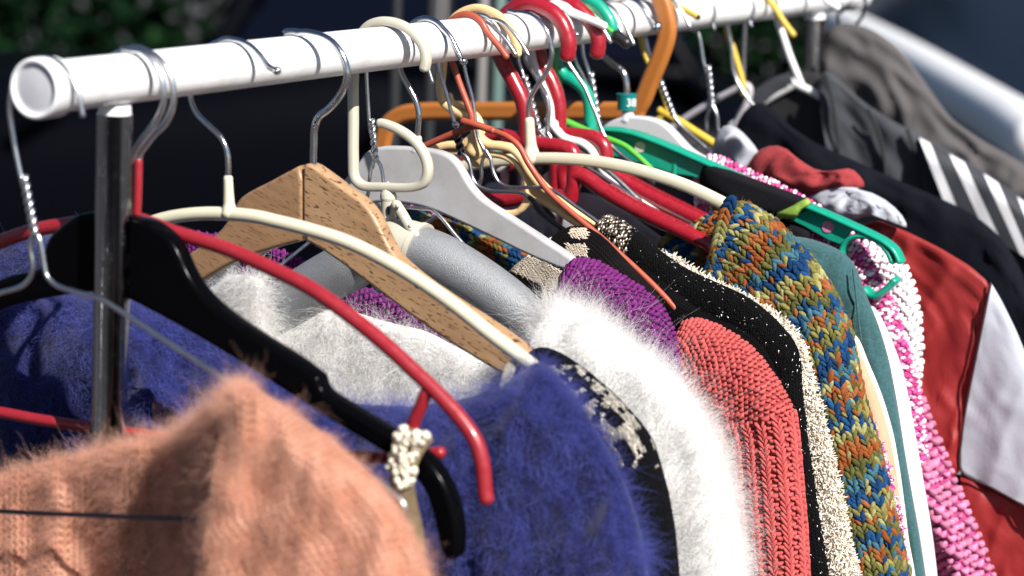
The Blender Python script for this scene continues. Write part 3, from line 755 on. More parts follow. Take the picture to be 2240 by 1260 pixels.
# --- red tubular hangers
redtub = mat('red_tube_plastic', (0.28, 0.008, 0.018), 0.22, var=0.06, vscale=60, coat=0.4)
def ridges(name, pl, pts, r, m, parent, n):
    """small grip ridges along the top of a tubular arm"""
    path = catmull(pl.L(pts), 12)
    P = np.array([tuple(p) for p in path]); d = np.r_[0, np.cumsum(np.linalg.norm(np.diff(P, axis=0), axis=1))]
    t = np.linspace(0, d[-1], n); Q = np.stack([np.interp(t, d, P[:, k]) for k in range(3)], 1)
    T = np.gradient(Q, axis=0); T /= np.linalg.norm(T, axis=1, keepdims=True)
    Bn = np.tile(np.array(pl.n), (n, 1)); U = np.cross(Bn, T); U *= np.sign(U[:, 2:3])
    return many(name, Q+U*r*0.98, Bn*r*0.5, U*r*0.26, T*(d[-1]/n)*0.25, None, m, parent, ell_template(8, 4, 0))
R14, PN = hanger('tubular_hanger', 'nearer of the two red tubular hangers with ridged arms', 1158)
tube('hook', PN.L([(1241,122),(1244,100),(1242,85),(1231,54),(1207,26),(1171,11),(1138,13),(1112,28),(1096,56),(1090,95),(1098,130),(1124,180),(1142,218),(1150,254),(1152,312)]), 0.0058, redtub, R14, seg=20)
tube('shoulder', PN.L([(1000,420),(1010,360),(1025,325),(1050,302),(1085,297),(1130,304),(1175,314),(1225,321),(1250,330),(1258,352),(1256,380),(1255,405),(1248,435)]), 0.0056, redtub, R14, seg=20)
tube('arm', PN.L([(1256,384),(1275,385),(1319,415),(1398,460),(1498,508),(1560,540)]), 0.0056, redtub, R14, seg=20)
ridges('grip_ridges', PN, [(1330,420),(1398,460),(1510,514)], 0.0056, redtub, R14, 46)
tube('inner_bar', PN.L([(1010,400),(1045,425),(1075,436),(1110,438),(1150,432),(1200,430),(1247,432)]), 0.0056, redtub, R14, seg=20)
R15, PO = hanger('tubular_hanger', 'farther of the two red tubular hangers with ridged arms', 1224)
tube('hook', PO.L([(1306,117),(1309,95),(1306,75),(1295,54),(1276,29),(1251,10),(1222,1),(1195,8),(1176,35),(1170,75),(1176,110),(1187,143),(1206,178),(1219,213),(1223,241),(1222,296)]), 0.0056, redtub, R15, seg=20)
tube('shoulder', PO.L([(1110,360),(1120,320),(1145,300),(1190,293),(1229,294),(1270,297),(1303,303),(1321,320),(1325,345),(1323,372)]), 0.0056, redtub, R15, seg=20)
tube('arm', PO.L([(1240,420),(1233,370),(1250,350),(1290,350),(1323,368),(1398,415),(1478,455),(1537,484),(1600,515)]), 0.0056, redtub, R15, seg=20)
ridges('grip_ridges', PO, [(1360,392),(1410,420),(1545,487)], 0.0056, redtub, R15, 40)
tube('loop_bar', PO.L([(1216,352),(1217,400),(1213,428)]), 0.0052, redtub, R15, seg=18)

# --- white plastic-coated wire
whitec = mat('white_coating', (0.78, 0.78, 0.78), 0.35, var=0.06, vscale=80)
R16, PP = hanger('coated_wire_hanger', 'white coated wire hanger between the two red tubular hangers', 1216)
tube('hook', PP.L([(1322,57),(1300,47),(1270,35),(1240,22),(1222,17),(1195,22),(1172,48),(1162,90),(1166,130),(1178,166),(1192,200),(1203,232),(1206,262),(1215,285)]), 0.0030, whitec, R16, seg=12)
tube('right_arm', PP.L([(1199,262),(1207,272),(1232,300),(1252,308),(1272,313),(1292,328),(1305,350),(1318,372),(1343,397),(1380,430),(1440,470),(1500,520)]), 0.0032, whitec, R16, seg=12)
tube('left_arm', PP.L([(1215,270),(1190,290),(1150,320),(1090,370)]), 0.0028, whitec, R16, seg=12)

# --- a grey-necked hanger with its round-tipped wire near the white one, and other wires of the crowded middle
def simple_wire(label, c, hook, tw, arms, m=None, r=0.0014, group=None, turns=3):
    m = m or wire
    Rw, pl = hanger('wire_hanger', label, c, 0, group)
    tube('hook', pl.L(hook), r, m, Rw, seg=10)
    if tw: twist('twisted_neck', pl(*tw[0]), pl(*tw[1]), r, m, Rw, turns)
    for a in arms: tube('shoulder_wire', pl.L(a), r, m, Rw, seg=10)
    return Rw
simple_wire('wire hanger with long twisted neck just right of the nearer red hook', 1170,
    [(1241,103),(1229,78),(1216,52),(1196,36),(1170,42),(1148,75),(1136,110),(1134,130),(1145,165),(1152,190)],
    ((1148,168),(1180,288)), [[(1180,286),(1192,300),(1210,315),(1260,350),(1340,400),(1420,455)], [(1180,286),(1172,302),(1140,330),(1080,370)]], turns=4)
simple_wire('dark wire hanger with a kinked neck ending in a grey ferrule', 1184,
    [(1262,76),(1250,66),(1240,48),(1222,32),(1198,34),(1172,60),(1155,100),(1150,130),(1165,155),(1182,185),(1195,210),(1200,235),(1198,270),(1198,292)],
    None, [[(1198,290),(1210,310),(1260,330),(1330,375),(1400,440)]], r=0.0018)
simple_wire('plain wire hanger whose straight neck slips behind the mint green neck', 1258,
    [(1336,92),(1322,68),(1306,40),(1282,20),(1255,22),(1236,50),(1230,90),(1240,130),(1262,165),(1280,192)], None, [[(1280,192),(1300,240),(1330,310),(1400,370)]], r=0.0016)
simple_wire('dark wire hanger leaning into the mint green neck from the rail', 1282,
    [(1360,70),(1345,48),(1325,24),(1300,10),(1275,18),(1258,50),(1252,90),(1258,130),(1275,165),(1288,195)], None, [[(1288,195),(1300,250),(1340,320),(1420,380)]], r=0.0013)
simple_wire('wire hanger whose bright twist runs down right of the mint green neck', 1296,
    [(1386,96),(1375,72),(1360,40),(1335,14),(1305,8),(1282,30),(1274,75),(1276,120),(1286,150),(1294,185)], ((1292,160), (1313,296)), [[(1313,294),(1330,320),(1360,345),(1430,400)]], turns=4.5, r=0.0015)

# --- green clip hanger
green = mat('green_plastic', (0.005, 0.30, 0.20), 0.28, var=0.08, vscale=60, coat=0.25)
R17, PQ = hanger('plastic_hanger', 'bright green plastic hanger with a ring-shaped end and drilled holes', 1274)
tube('hook', PQ.L([(1334,76),(1338,60),(1329,36),(1305,10),(1276,-4),(1248,2),(1228,30),(1218,75),(1216,115),(1222,145),(1234,165),(1254,176),(1279,198),(1289,225),(1291,255),(1292,290)]), 0.0048, green, R17, seg=18)
plate('body', PQ.L([(1230,330),(1262,303),(1290,285),(1330,282),(1385,291),(1444,313),(1540,354),(1650,402),(1754,446),(1840,484),(1870,498),(1850,522),(1840,540),(1738,482),(1640,440),(1530,388),(1476,380),(1420,362),(1337,338),(1290,345),(1250,370)]), PQ.n, 0.0035, 0.0008, green, R17, it=1)
flat_tube('top_flange', PQ.L([(1215,345),(1240,310),(1270,290),(1300,284),(1340,283),(1385,290),(1444,311),(1540,352),(1650,400),(1754,444),(1820,472),(1877,498),(1915,516),(1940,530),(1960,548),(1972,572)]), 0.0022, green, R17, PQ, sx=0.9, sy=3.0)
flat_tube('ring', PQ.L([(1842,560),(1846,540),(1860,522),(1888,515),(1920,525),(1944,548),(1955,572)]), 0.0022, green, R17, PQ, sx=0.9, sy=2.6)
flat_tube('ring', PQ.L([(1893,632),(1905,643),(1919,645),(1938,634),(1953,620),(1960,612)]), 0.0026, green, R17, PQ, sx=1.0, sy=2.4)
flat_tube('rib', PQ.L([(1484,338),(1478,360),(1476,388)]), 0.002, green, R17, PQ, sy=1.2)
pale = mat('pale_hole_disc', (0.55, 0.55, 0.45), 0.6); pinkh = mat('pink_hole_disc', (0.7, 0.25, 0.42), 0.8, var=0.5, vscale=700)
def disc(name, pl, cx, cy, r, off, m, parent):
    return plate(name, [pl(cx+r*math.cos(a), cy+r*math.sin(a), off) for a in [2*math.pi*k/16 for k in range(16)]], pl.n, 0.0004, 0, m, parent, it=1)
disc('hole_disc', PQ, 1400, 322, 12, -0.0022, pale, R17); disc('hole_disc', PQ, 1811, 496, 13, -0.0022, pinkh, R17)  # flat discs added in place of drilled holes, coloured like the cloth behind

# --- lime coated wire
lime = mat('lime_coating', (0.09, 0.42, 0.045), 0.35, var=0.1, vscale=80)
R18, PR = hanger('coated_wire_hanger', 'lime green coated wire hanger with a black rubber hook tip', 1260)
tube('hook', PR.L([(1352,80),(1324,57),(1305,38),(1285,18),(1258,8),(1230,22),(1214,60),(1210,100),(1213,135),(1222,175),(1229,205),(1233,240),(1233,266)]), 0.0017, lime, R18, seg=12)
tube('rubber_tip', PR.L([(1347,77),(1360,87),(1371,95)]), 0.0042, mat('black_rubber', (0.012,0.012,0.012), 0.35, coat=0.3), R18, seg=14, n=4)
tube('right_arm', PR.L([(1228,262),(1250,272),(1270,280),(1317,299),(1365,318),(1390,337),(1419,364),(1450,395)]), [0.0030,0.0030,0.0026,0.0024,0.0022,0.0022,0.002,0.002], lime, R18, seg=12)

# --- pale grey hanger with a teal size collar
R19, PS = hanger('plastic_hanger', 'pale grey hanger with a teal numbered size collar on its hook', 1345)
tube('hook', PS.L([(1434,60),(1420,40),(1396,8),(1360,-6),(1330,10),(1312,50),(1308,90),(1317,118),(1337,137),(1362,156),(1370,178),(1371,215)]), 0.0024, chrome2, R19, seg=12)
ball('hook_tip', PS(1438,58), 0.0036, chrome2, R19)
teal_pl = mat('teal_plastic', (0.0, 0.16, 0.15), 0.35)
tube('size_collar', PS.L([(1371,205),(1371,215),(1371,228),(1371,240)]), [0.0078, 0.0074, 0.0072, 0.0072], teal_pl, R19, seg=24, round_ends=False)
pgrey = mat('pale_grey_plastic', (0.55, 0.55, 0.57), 0.4, var=0.05, vscale=80)
tube('neck', PS.L([(1372,240),(1373,250),(1374,262)]), [0.004, 0.0045, 0.0065], pgrey, R19, seg=16)
plate('body', PS.L([(1290,320),(1324,275),(1349,259),(1381,252),(1429,257),(1460,270),(1492,305),(1515,330),(1560,352),(1640,392),(1640,415),(1540,372),(1490,345),(1440,318),(1380,312),(1330,318),(1295,345)]), PS.n, 0.011, 0.0045, pgrey, R19, it=2)
def text_on(name, s, size, pos, nrm, m, parent, roll=0.0):
    cu = bpy.data.curves.new(name, 'FONT'); cu.body = s; cu.size = size; cu.extrude = 0.0001; cu.align_x = 'CENTER'; cu.align_y = 'CENTER'
    o = bpy.data.objects.new(name, cu); COL.objects.link(o)
    dg = bpy.context.evaluated_depsgraph_get(); me = bpy.data.meshes.new_from_object(o.evaluated_get(dg)); bpy.data.objects.remove(o)
    z = Vector(nrm).normalized(); x = Vector((0,0,1)).cross(z).normalized(); y = z.cross(x)
    mm = Matrix(((x.x,y.x,z.x,pos.x),(x.y,y.y,z.y,pos.y),(x.z,y.z,z.z,pos.z),(0,0,0,1)))
    me.transform(mm); me.materials.clear(); me.materials.append(m)
    ob = bpy.data.objects.new(name, me); COL.objects.link(ob); set_parent(ob, parent)
    return ob
tcol = PS(1371, 223); nd = Vector((0.80, -0.60, 0.0)).normalized()
text_on('size_number', '38', 0.0085, tcol+nd*0.0076, nd, whitec, R19)

# --- orange tubular hanger
orange = mat('orange_plastic', (0.39, 0.13, 0.022), 0.38, var=0.12, vscale=25, coat=0.1)
R20, PT = hanger('tubular_hanger', 'big orange grooved plastic hanger with a closed angular hook', 1392)
grooved = []
for k in range(24):
    a = 2*math.pi*k/24; q = abs(math.sin(a)); rr_ = 1.0-0.22*math.exp(-((math.cos(a)+1)/0.12)**2)
    grooved.append((math.cos(a)*0.75*rr_, math.sin(a)*1.0))
tube('hook', PT.L([(1330,30),(1336,-5),(1352,-38),(1385,-52),(1420,-38),(1442,-8),(1456,32),(1460,70),(1446,120),(1422,178),(1404,222),(1388,242),(1350,243)]), 0.0074, orange, R20, section=grooved, up=PT.n)
tube('shoulder_bar', PT.L([(1398,240),(1350,243),(1311,243),(1200,243),(1095,243),(1000,243),(917,245),(878,252),(850,272),(840,300),(832,340),(810,380)]), 0.0074, orange, R20, section=grooved, up=PT.n)

# --- yellow coated hangers and the far wires
yellow = mat('yellow_coating', (0.58, 0.40, 0.045), 0.38, var=0.1, vscale=80)
R21, PU = hanger('coated_wire_hanger', 'yellow coated wire hanger with crossed neck right of the orange hook', 1440)
tube('hook', PU.L([(1526,37),(1500,22),(1470,6),(1440,-8),(1415,0),(1400,30),(1396,60),(1402,85),(1413,124),(1444,187),(1458,228),(1460,248)]), 0.0024, yellow, R21, seg=12)
ball('hook_tip', PU(1526,37), 0.0024, blackpl, R21)
tube('right_arm', PU.L([(1444,242),(1480,262),(1520,288),(1552,308),(1600,340)]), 0.0034, yellow, R21, seg=12)
tube('left_arm', PU.L([(1462,244),(1440,262),(1400,290)]), 0.003, yellow, R21, seg=12)
simple_wire('wire hanger with twisted neck right behind the orange hook', 1415,
    [(1510,60),(1495,30),(1470,0),(1440,-8),(1418,30),(1412,80),(1425,130),(1440,165)], ((1436,155),(1472,250)), [[(1472,250),(1490,275),(1540,320),(1600,380)]], turns=4)
simple_wire('wire hanger with long straight neck and bright twist under the far rail', 1525,
    [(1563,64),(1556,42),(1545,18),(1530,0),(1515,-5),(1505,20),(1512,50),(1522,60),(1530,80),(1540,139),(1548,165)], ((1549,145),(1558,232)),
    [[(1558,230),(1568,250),(1572,285),(1590,320),(1680,390)], [(1558,230),(1546,262),(1545,290),(1530,310),(1480,340)]])
simple_wire('far wire hanger of which only the hook tip hangs over the rail', 1612,
    [(1644,57),(1638,40),(1630,15),(1615,-12),(1595,-8),(1588,30),(1592,60),(1600,100)], None, [[(1600,100),(1606,160),(1640,220),(1720,300)]])
R22, PV = hanger('coated_wire_hanger', 'pale yellow coated wire hanger near the far post', 1640)
tube('hook', PV.L([(1735,76),(1714,48),(1690,10),(1665,-20),(1632,-22),(1606,0),(1592,35),(1591,65),(1607,119),(1625,186),(1626,205)]), 0.0028, yellow, R22, seg=12)
R23, PW = hanger('coated_wire_hanger', 'white coated wire hanger with crossed arms in the black jacket neck', 1725)
tube('hook', PW.L([(1832,17),(1812,5),(1790,-18),(1755,-30),(1722,-15),(1702,20),(1702,50),(1710,70),(1726,119),(1747,172),(1750,184)]), 0.0030, whitec, R23, seg=12)
tube('right_arm', PW.L([(1729,176),(1745,186),(1788,207),(1850,245)]), 0.0036, whitec, R23, seg=12)
tube('left_arm', PW.L([(1752,180),(1714,199),(1667,226),(1600,275)]), 0.0032, whitec, R23, seg=12)
lilacw = mat('lilac_coating', (0.42, 0.39, 0.43), 0.4)
R24, PX_ = hanger('coated_wire_hanger', 'lilac grey coated wire hanger with a sharp bend above the black velvet', 1660)
tube('left_arm', PX_.L([(1626,186),(1600,200),(1571,215),(1500,258),(1440,300)]), 0.0030, lilacw, R24, seg=12)
tube('right_arm', PX_.L([(1618,190),(1630,186),(1639,194),(1632,230),(1610,276),(1600,320)]), 0.0034, lilacw, R24, seg=12)
tube('hook', PX_.L([(1700,40),(1690,5),(1670,-20),(1645,-10),(1632,40),(1628,100),(1626,186)]), 0.0018, wire, R24, seg=10)
simple_wire('farthest dark wire hook at the very end of the rail', 1830, [(1874,52),(1886,36),(1892,10),(1888,-15),(1872,-35),(1850,-40),(1835,-20),(1832,20),(1836,60),(1838,90)], None, [], m=dwire, r=0.0016)

# ============================================================ GARMENTS
def garment(name, label, cat, pl, px=None):
    return thing(name, label, cat, (0.15, pl.y, RAIL_H-0.15))
class Off(Plane):
    """a plane parallel to a hanger's own, d metres further along the rail"""
    def __init__(s, p, d=0.0, yaw=None):
        s.y = p.y+d; s.o = p.o+Vector((0, d, 0)); s.n = p.n if yaw is None else Vector((math.sin(math.radians(yaw)), math.cos(math.radians(yaw)), 0)); s.c = p.c

# --- coral fuzzy sweater, nearest
coralm = knit_mat('coral_wool', (0.58, 0.31, 0.225), (0.46, 0.205, 0.13), 0.0042, 0.0046, 0.0010, rough=0.95, var_scale=70)
coralh = fibre_mat('coral_fibre', (0.86, 0.51, 0.38))
g = garment('sweater', 'fuzzy coral sweater draped on the nearest wire hanger', 'sweater', PA)
cb = cloth('back_panel', PA, [(-420,1110,-420,1900),(-200,1072,-200,1900),(0,1036,0,1900),(100,1012,100,1900),(200,988,200,1900),(300,966,300,1900),(385,948,380,1900),(430,915,430,1900),(470,880,470,1900),(510,838,520,1900),(560,850,600,1900)], coralm, g, th=0.006, edge=25, rows=70, cols=30, base=0.026, fold=0.022, fscale=0.006, seed=1.0, basef=lambda x, y: -0.046*(lambda t: t*t*(3-2*t))(min(1, max(0, (x-340-0.06*(1100-y))/150))))
cf = cloth('front_panel', PA, [(497,842,497,842.5),(505,826,494,860),(522,822,488,900),(560,846,482,950),(640,900,470,1010),(720,955,460,1070),(800,1025,452,1130),(860,1092,446,1190),(905,1165,440,1250),(930,1225,434,1320),(950,1300,428,1400),(980,1500,410,1560),(990,1900,400,1900)], coralm, g, th=0.030, edge=110, rows=80, cols=34, base=-0.002, fold=0.016, fscale=0.007, seed=4.0)
fuzz('fuzz', cf, coralh, g, 50000, 0.0075, 0.00005, swirl=0.4, lay=0.7, curl=0.6, droop=0.35, dirv=(0.1,0,-0.5))
fuzz('fuzz', cb, coralh, g, 42000, 0.0075, 0.00005, swirl=0.5, lay=0.7, curl=0.6, droop=0.35, keep=lambda p: (p[..., 1] < 1420) & (p[..., 0] > -120))
fuzz('edge_fuzz', cb, coralh, g, 4000, 0.009, 0.00005, lay=0.3, curl=0.5, droop=-0.2, brange=(0, 0.12), keep=lambda p: p[..., 0] > -120)

# --- beaded strap over the black hanger's end
gb = garment('beaded_strap', 'ivory pearl-beaded shoulder strap looped over the black hanger', 'strap', PB)
strapm = mat('gold_ribbon', (0.42, 0.33, 0.19), 0.5, 0.3, var=0.3, vscale=300)
PBs = Off(PB)
stc = cloth('ribbon', PBs, [(895,935,950,962),(872,950,928,985),(858,985,915,1010),(850,1025,905,1050),(852,1060,908,1080),(860,1095,915,1110),(868,1140,925,1150),(880,1300,935,1300)], strapm, gb, th=0.004, edge=14, rows=30, cols=10, base=-0.0095, fold=0.0)
bead_m = mat('pearl_bead', (0.76, 0.70, 0.56), 0.22, var=0.15, vscale=150, coat=0.5)
bmb = bmesh.new(); bmesh.ops.create_uvsphere(bmb, u_segments=8, v_segments=6, radius=0.0018)
bme = bpy.data.meshes.new('bead'); bmb.to_mesh(bme); bmb.free(); bme.polygons.foreach_set('use_smooth', [True]*len(bme.polygons)); bme.materials.append(bead_m)
rb = random.Random(3)
cl_ = [(914,943),(893,965),(884,995),(880,1030),(876,1065)]
for i in range(118):
    t = rb.random()*(len(cl_)-1.01); k = int(t); f = t-k
    x = cl_[k][0]*(1-f)+cl_[k+1][0]*f; y = cl_[k][1]*(1-f)+cl_[k+1][1]*f
    wv = rb.uniform(-1, 1); wd = (34 if t < 2 else 30)*(1 if t < 3 else (4.2-t))
    x += wv*wd*0.93; y += wv*wd*0.36
    o = bpy.data.objects.new('bead', bme); COL.objects.link(o)
    o.location = PB(x, y, -0.0125-0.003*rb.random()-0.003*(1-wv*wv)); s_ = rb.uniform(0.8, 1.35); o.scale = (s_, s_, s_*rb.uniform(0.85, 1.2))
    set_parent(o, gb)

# --- blue mohair sweater on the cream hanger
bluem = mat('blue_wool', (0.016, 0.020, 0.11), 0.95, col2=(0.005, 0.006, 0.032), vscale=90, bump=0.8, bscale=500, spec=0.1, sheen=0.25)
blueh = fibre_mat('blue_fibre', (0.105, 0.125, 0.45))
g = garment('sweater', 'fuzzy royal blue scoop-neck sweater on the cream hanger', 'sweater', PD)
bl = cloth('front_panel', PD, [(-420,760,-420,1900),(-300,690,-300,1900),(-120,656,-150,1900),(0,645,0,1900),(120,641,100,1900),(200,637,200,1900),(290,650,280,1900),(430,716,380,1900),(530,782,450,1900),(640,848,520,1900),(700,868,590,1900),(800,886,680,1900),(900,890,760,1900),(1000,878,830,1900),(1080,852,880,1900),(1130,822,920,1900),(1160,790,940,1900),(1180,782,950,1850),(1230,828,960,1800),(1280,895,980,1780),(1330,980,1000,1780),(1370,1060,1020,1800),(1400,1150,1040,1820),(1420,1260,1060,1850),(1440,1500,1080,1880),(1450,1900,1100,1900)], bluem, g, th=0.026, edge=150, rows=150, cols=40, base=0.004, fold=0.020, fscale=0.0055, seed=9.0, crease=(0.010, 0.010), edgepow=1.7, sm=2)
fuzz('fuzz', bl, blueh, g, 40000, 0.012, 0.00006, swirl=0.7, lay=0.7, curl=0.6, droop=0.25, keep=lambda p: (p[..., 1] < 1400) & (p[..., 0] > -60), dirv=(0.25,0,-0.35))
fuzz('edge_fuzz', bl, blueh, g, 7000, 0.010, 0.00006, lay=0.4, curl=0.5, droop=0.0, brange=(0, 0.2), keep=lambda p: (p[..., 1] < 1400) & (p[..., 0] > -60))
bb = cloth('back_panel', PD, [(-420,720,-420,1500),(-200,585,-200,1500),(0,534,0,1500),(60,518,60,1500),(130,508,130,1500),(200,505,200,1500)], bluem, g, th=0.008, edge=40, rows=40, cols=16, base=0.05, fold=0.006, seed=2.0)
fuzz('fuzz', bb, blueh, g, 6000, 0.008, 0.00007, lay=0.7, curl=0.5, keep=lambda p: p[..., 1] < 720)
ball('pearl_button', PD(1172, 810, -0.006), 0.0034, mat('black_bead', (0.01,0.01,0.012), 0.1, coat=0.5), g)

# --- black and silver pattern knit on the wooden hanger
blackk = knit_mat('black_knit', (0.005, 0.005, 0.007), (0.002, 0.002, 0.003), 0.0018, 0.0022, 0.0008)
g = garment('sweater', 'black knit with silver sparkle pattern on the wooden hanger', 'sweater', PE)
bs = cloth('front_panel', PE, [(1140,810,1130,850),(1152,772,1110,860),(1175,756,1090,880),(1215,766,1080,900),(1270,800,1080,960),(1330,850,1090,1020),(1390,910,1110,1080),(1428,960,1120,1130),(1440,1000,1130,1180),(1462,1080,1140,1240),(1476,1160,1150,1300),(1485,1260,1160,1400),(1500,1500,1180,1600),(1500,1900,1200,1900)], blackk, g, th=0.020, edge=90, rows=90, cols=30, fold=0.006, seed=5.0)
metalm = mat('lurex_stitch', (0.5, 0.5, 0.5), 0.38, 0.75, vcol=True, var=0.5, vscale=900)
blackst = mat('black_stitch', (0.012,0.012,0.016), 0.85, vcol=True)
def pat(PX, a, b):
    """silver blocks knitted in: coarse pixel pattern inside a diagonal band on the shoulder"""
    cell = 0.0025
    ca, cb_ = np.floor(a/cell), np.floor(b/cell)
    h = np.modf(np.abs(np.sin(ca*12.9898+cb_*78.233)*43758.5453))[0]
    h2 = np.modf(np.abs(np.sin(np.floor(ca/3)*26.651+np.floor(cb_/3)*41.13)*9973.13))[0]
    y = PX[:, 1]
    inside = (y > 800) & (y < 1022)
    return inside & ((h2*0.72+h*0.38) > 0.56) & (b > 0.002)
def lcol(ia, ib, PX, side):
    n = len(ia); v = rng.uniform(0.30, 0.95, (n, 1)); return np.concatenate([v*0.86, v*0.80, v*0.68], 1)
tm = ell_template(5, 3, 0.2)
stitches('silver_stitches', bs, metalm, g, 'v', 0.0016, 0.0021, 0.0, 0.20, 0.07, lcol, 1.05, 0.12, 0.0, tm, keep=pat)
stitches('black_stitches', bs, mat('black_yarn', (0.004,0.004,0.005), 0.85, spec=0.08), g, 'v', 0.0021, 0.0028, 0.0, 0.26, 0.05, None, 1.0, 0.1, 0.0, tm, keep=lambda PX, a, b: ~pat(PX, a, b) & (PX[:, 1] > 760))

# --- white angora sweater on the padded hanger
whitem = mat('white_angora', (0.72, 0.71, 0.70), 0.95, var=0.10, vscale=80, bump=0.5, bscale=600, spec=0.1, sheen=0.2)
whiteh = fibre_mat('white_fibre', (0.84, 0.83, 0.82), 0.45)
g = garment('sweater', 'fluffy white angora sweater on the silver padded hanger', 'sweater', PF)
wf = cloth('front_panel', PF, [(1168,770,1160,800),(1172,700,1140,840),(1182,662,1120,870),(1200,648,1110,890),(1245,655,1110,910),(1300,680,1120,940),(1380,742,1150,990),(1450,795,1180,1040),(1500,845,1200,1100),(1550,920,1220,1160),(1588,1000,1240,1220),(1612,1100,1250,1300),(1638,1260,1260,1420),(1655,1500,1280,1600),(1660,1900,1300,1900)], whitem, g, th=0.034, edge=120, rows=100, cols=32, fold=0.007, seed=8.0)
wb = cloth('back_panel', PF, [(200,760,200,1900),(330,700,300,1900),(440,640,380,1900),(500,606,440,1900),(540,598,500,1900),(575,622,540,1900),(595,690,560,1900),(612,728,600,1900),(660,700,640,1900),(720,664,700,1900),(800,690,780,1900),(860,708,850,1900),(930,722,920,1900),(1020,770,1010,1900),(1100,800,1090,1900),(1150,790,1140,1900),(1185,740,1200,1900)], whitem, g, th=0.006, edge=30, rows=80, cols=26, base=0.002, fold=0.006, seed=6.0)
cuff = cloth('left_shoulder', PF, [(560,604,500,600),(578,610,480,640),(580,640,470,680),(582,680,470,720),(592,724,480,760),(600,740,500,790)], whitem, g, th=0.010, edge=30, rows=40, cols=18, base=-0.018, fold=0.002)
fuzz('fuzz', cuff, whiteh, g, 5000, 0.014, 0.00006, lay=0.5, curl=0.5, droop=0.1)
fuzz('fuzz', wf, whiteh, g, 26000, 0.008, 0.00005, swirl=0.4, lay=0.45, curl=0.4, droop=0.1, keep=lambda p: p[..., 1] < 1400)
fuzz('edge_fuzz', wf, whiteh, g, 7000, 0.011, 0.00005, lay=0.3, curl=0.35, droop=0.05, brange=(0, 0.3), keep=lambda p: p[..., 1] < 1400)
fuzz('stray_fibres', wf, whiteh, g, 500, 0.026, 0.00005, lay=0.4, curl=0.7, droop=0.0, brange=(0, 0.35), keep=lambda p: p[..., 1] < 1300, pts=9)
fuzz('stray_fibres', wb, whiteh, g, 700, 0.030, 0.00006, lay=0.5, curl=0.7, keep=lambda p: (p[..., 1] < 900) & (p[..., 0] > 420), pts=9)
fuzz('fuzz', wb, whiteh, g, 16000, 0.016, 0.00006, swirl=0.5, lay=0.65, curl=0.6, droop=0.2, keep=lambda p: (p[..., 1] < 1000) & (p[..., 0] > 380), dirv=(0.3, 0, 0.2))

# --- purple knit on the grey hanger
purm = mat('purple_yarn', (0.155, 0.014, 0.145), 0.8, var=0.35, vscale=250, bump=0.4, bscale=2500, spec=0.25)
purb = mat('purple_base', (0.075, 0.008, 0.075), 0.95)
g = garment('sweater', 'purple garter-knit sweater on the worn grey hanger', 'sweater', PH)
pf = cloth('front_panel', PH, [(1228,612,1222,640),(1236,588,1210,660),(1250,566,1205,680),(1282,560,1200,710),(1340,592,1200,760),(1400,628,1220,800),(1448,668,1240,850),(1472,718,1250,900),(1484,780,1260,960),(1490,860,1270,1020),(1495,1000,1280,1150),(1500,1900,1300,1900)], purb, g, th=0.020, edge=70, rows=80, cols=26, fold=0.003, seed=3.0)
stitches('stitches', pf, purm, g, 'p', 0.0032, 0.0040, 0.0, 0.17, 0.10, None, 1.08, 0.16, 0.0003, hgt=1.1)
pb = cloth('back_panel', PH, [(250,560,250,1000),(350,505,350,900),(480,512,480,900),(560,540,560,900),(620,546,620,880),(680,580,680,880),(740,606,730,880),(790,622,760,880),(850,652,800,880),(930,696,860,880),(1010,740,940,900),(1100,790,1050,900)], purb, g, th=0.004, edge=20, rows=60, cols=20, base=0.012, fold=0.003, seed=4.0)
stitches('stitches', pb, purm, g, 'p', 0.0036, 0.0042, 0.0, 0.30, 0.05, None, 1.1, 0.10, 0.0003)
purh = fibre_mat('purple_fibre', (0.3, 0.05, 0.29))
fuzz('fuzz', pf, purh, g, 700, 0.006, 0.00005, lay=0.5, curl=0.6)

# --- beige and black pattern knit between purple and coral
darkb = knit_mat('dark_brown_knit', (0.012, 0.009, 0.009), (0.004, 0.0035, 0.0045), 0.002, 0.0026)
g = garment('sweater', 'black knit with beige blocks peeking out behind the purple one', 'sweater', PJ)
PJo = Off(PJ, -0.012)
pk = cloth('front_panel', PJo, [(1085,640,1090,700),(1105,596,1090,720),(1150,562,1100,740),(1190,540,1110,760),(1222,498,1120,780),(1256,483,1130,800),(1310,502,1140,820),(1362,562,1180,850),(1450,650,1250,900),(1490,760,1280,1000),(1500,1900,1300,1900)], darkb, g, th=0.016, edge=60, rows=70, cols=26, fold=0.004, seed=2.2)
def bcol(ia, ib, PX, side):
    v = rng.uniform(0.75, 1.0, (len(ia), 1)); return np.concatenate([v*0.58, v*0.50, v*0.40], 1)
beigey = mat('beige_yarn', (0.5,0.45,0.36), 0.8, vcol=True)
stitches('beige_stitches', pk, beigey, g, 'v', 0.0022, 0.0026, 0.0, 0.16, 0.07, bcol, 1.1, 0.1, 0.0, tm, keep=lambda PX, a, b: (((PX[:,0] > 1186) & (PX[:,0] < 1202)) | ((PX[:,1]-0.45*(PX[:,0]-1190) > 575) & (PX[:,1]-0.45*(PX[:,0]-1190) < 625)) | ((PX[:,0] > 1236) & (PX[:,0] < 1284) & (PX[:,1] < 560) & (PX[:,1] > 534)) | ((PX[:,0] > 1245) & (PX[:,0] < 1285) & (PX[:,1] > 500) & (PX[:,1] < 522))) & (PX[:,1] < 700))

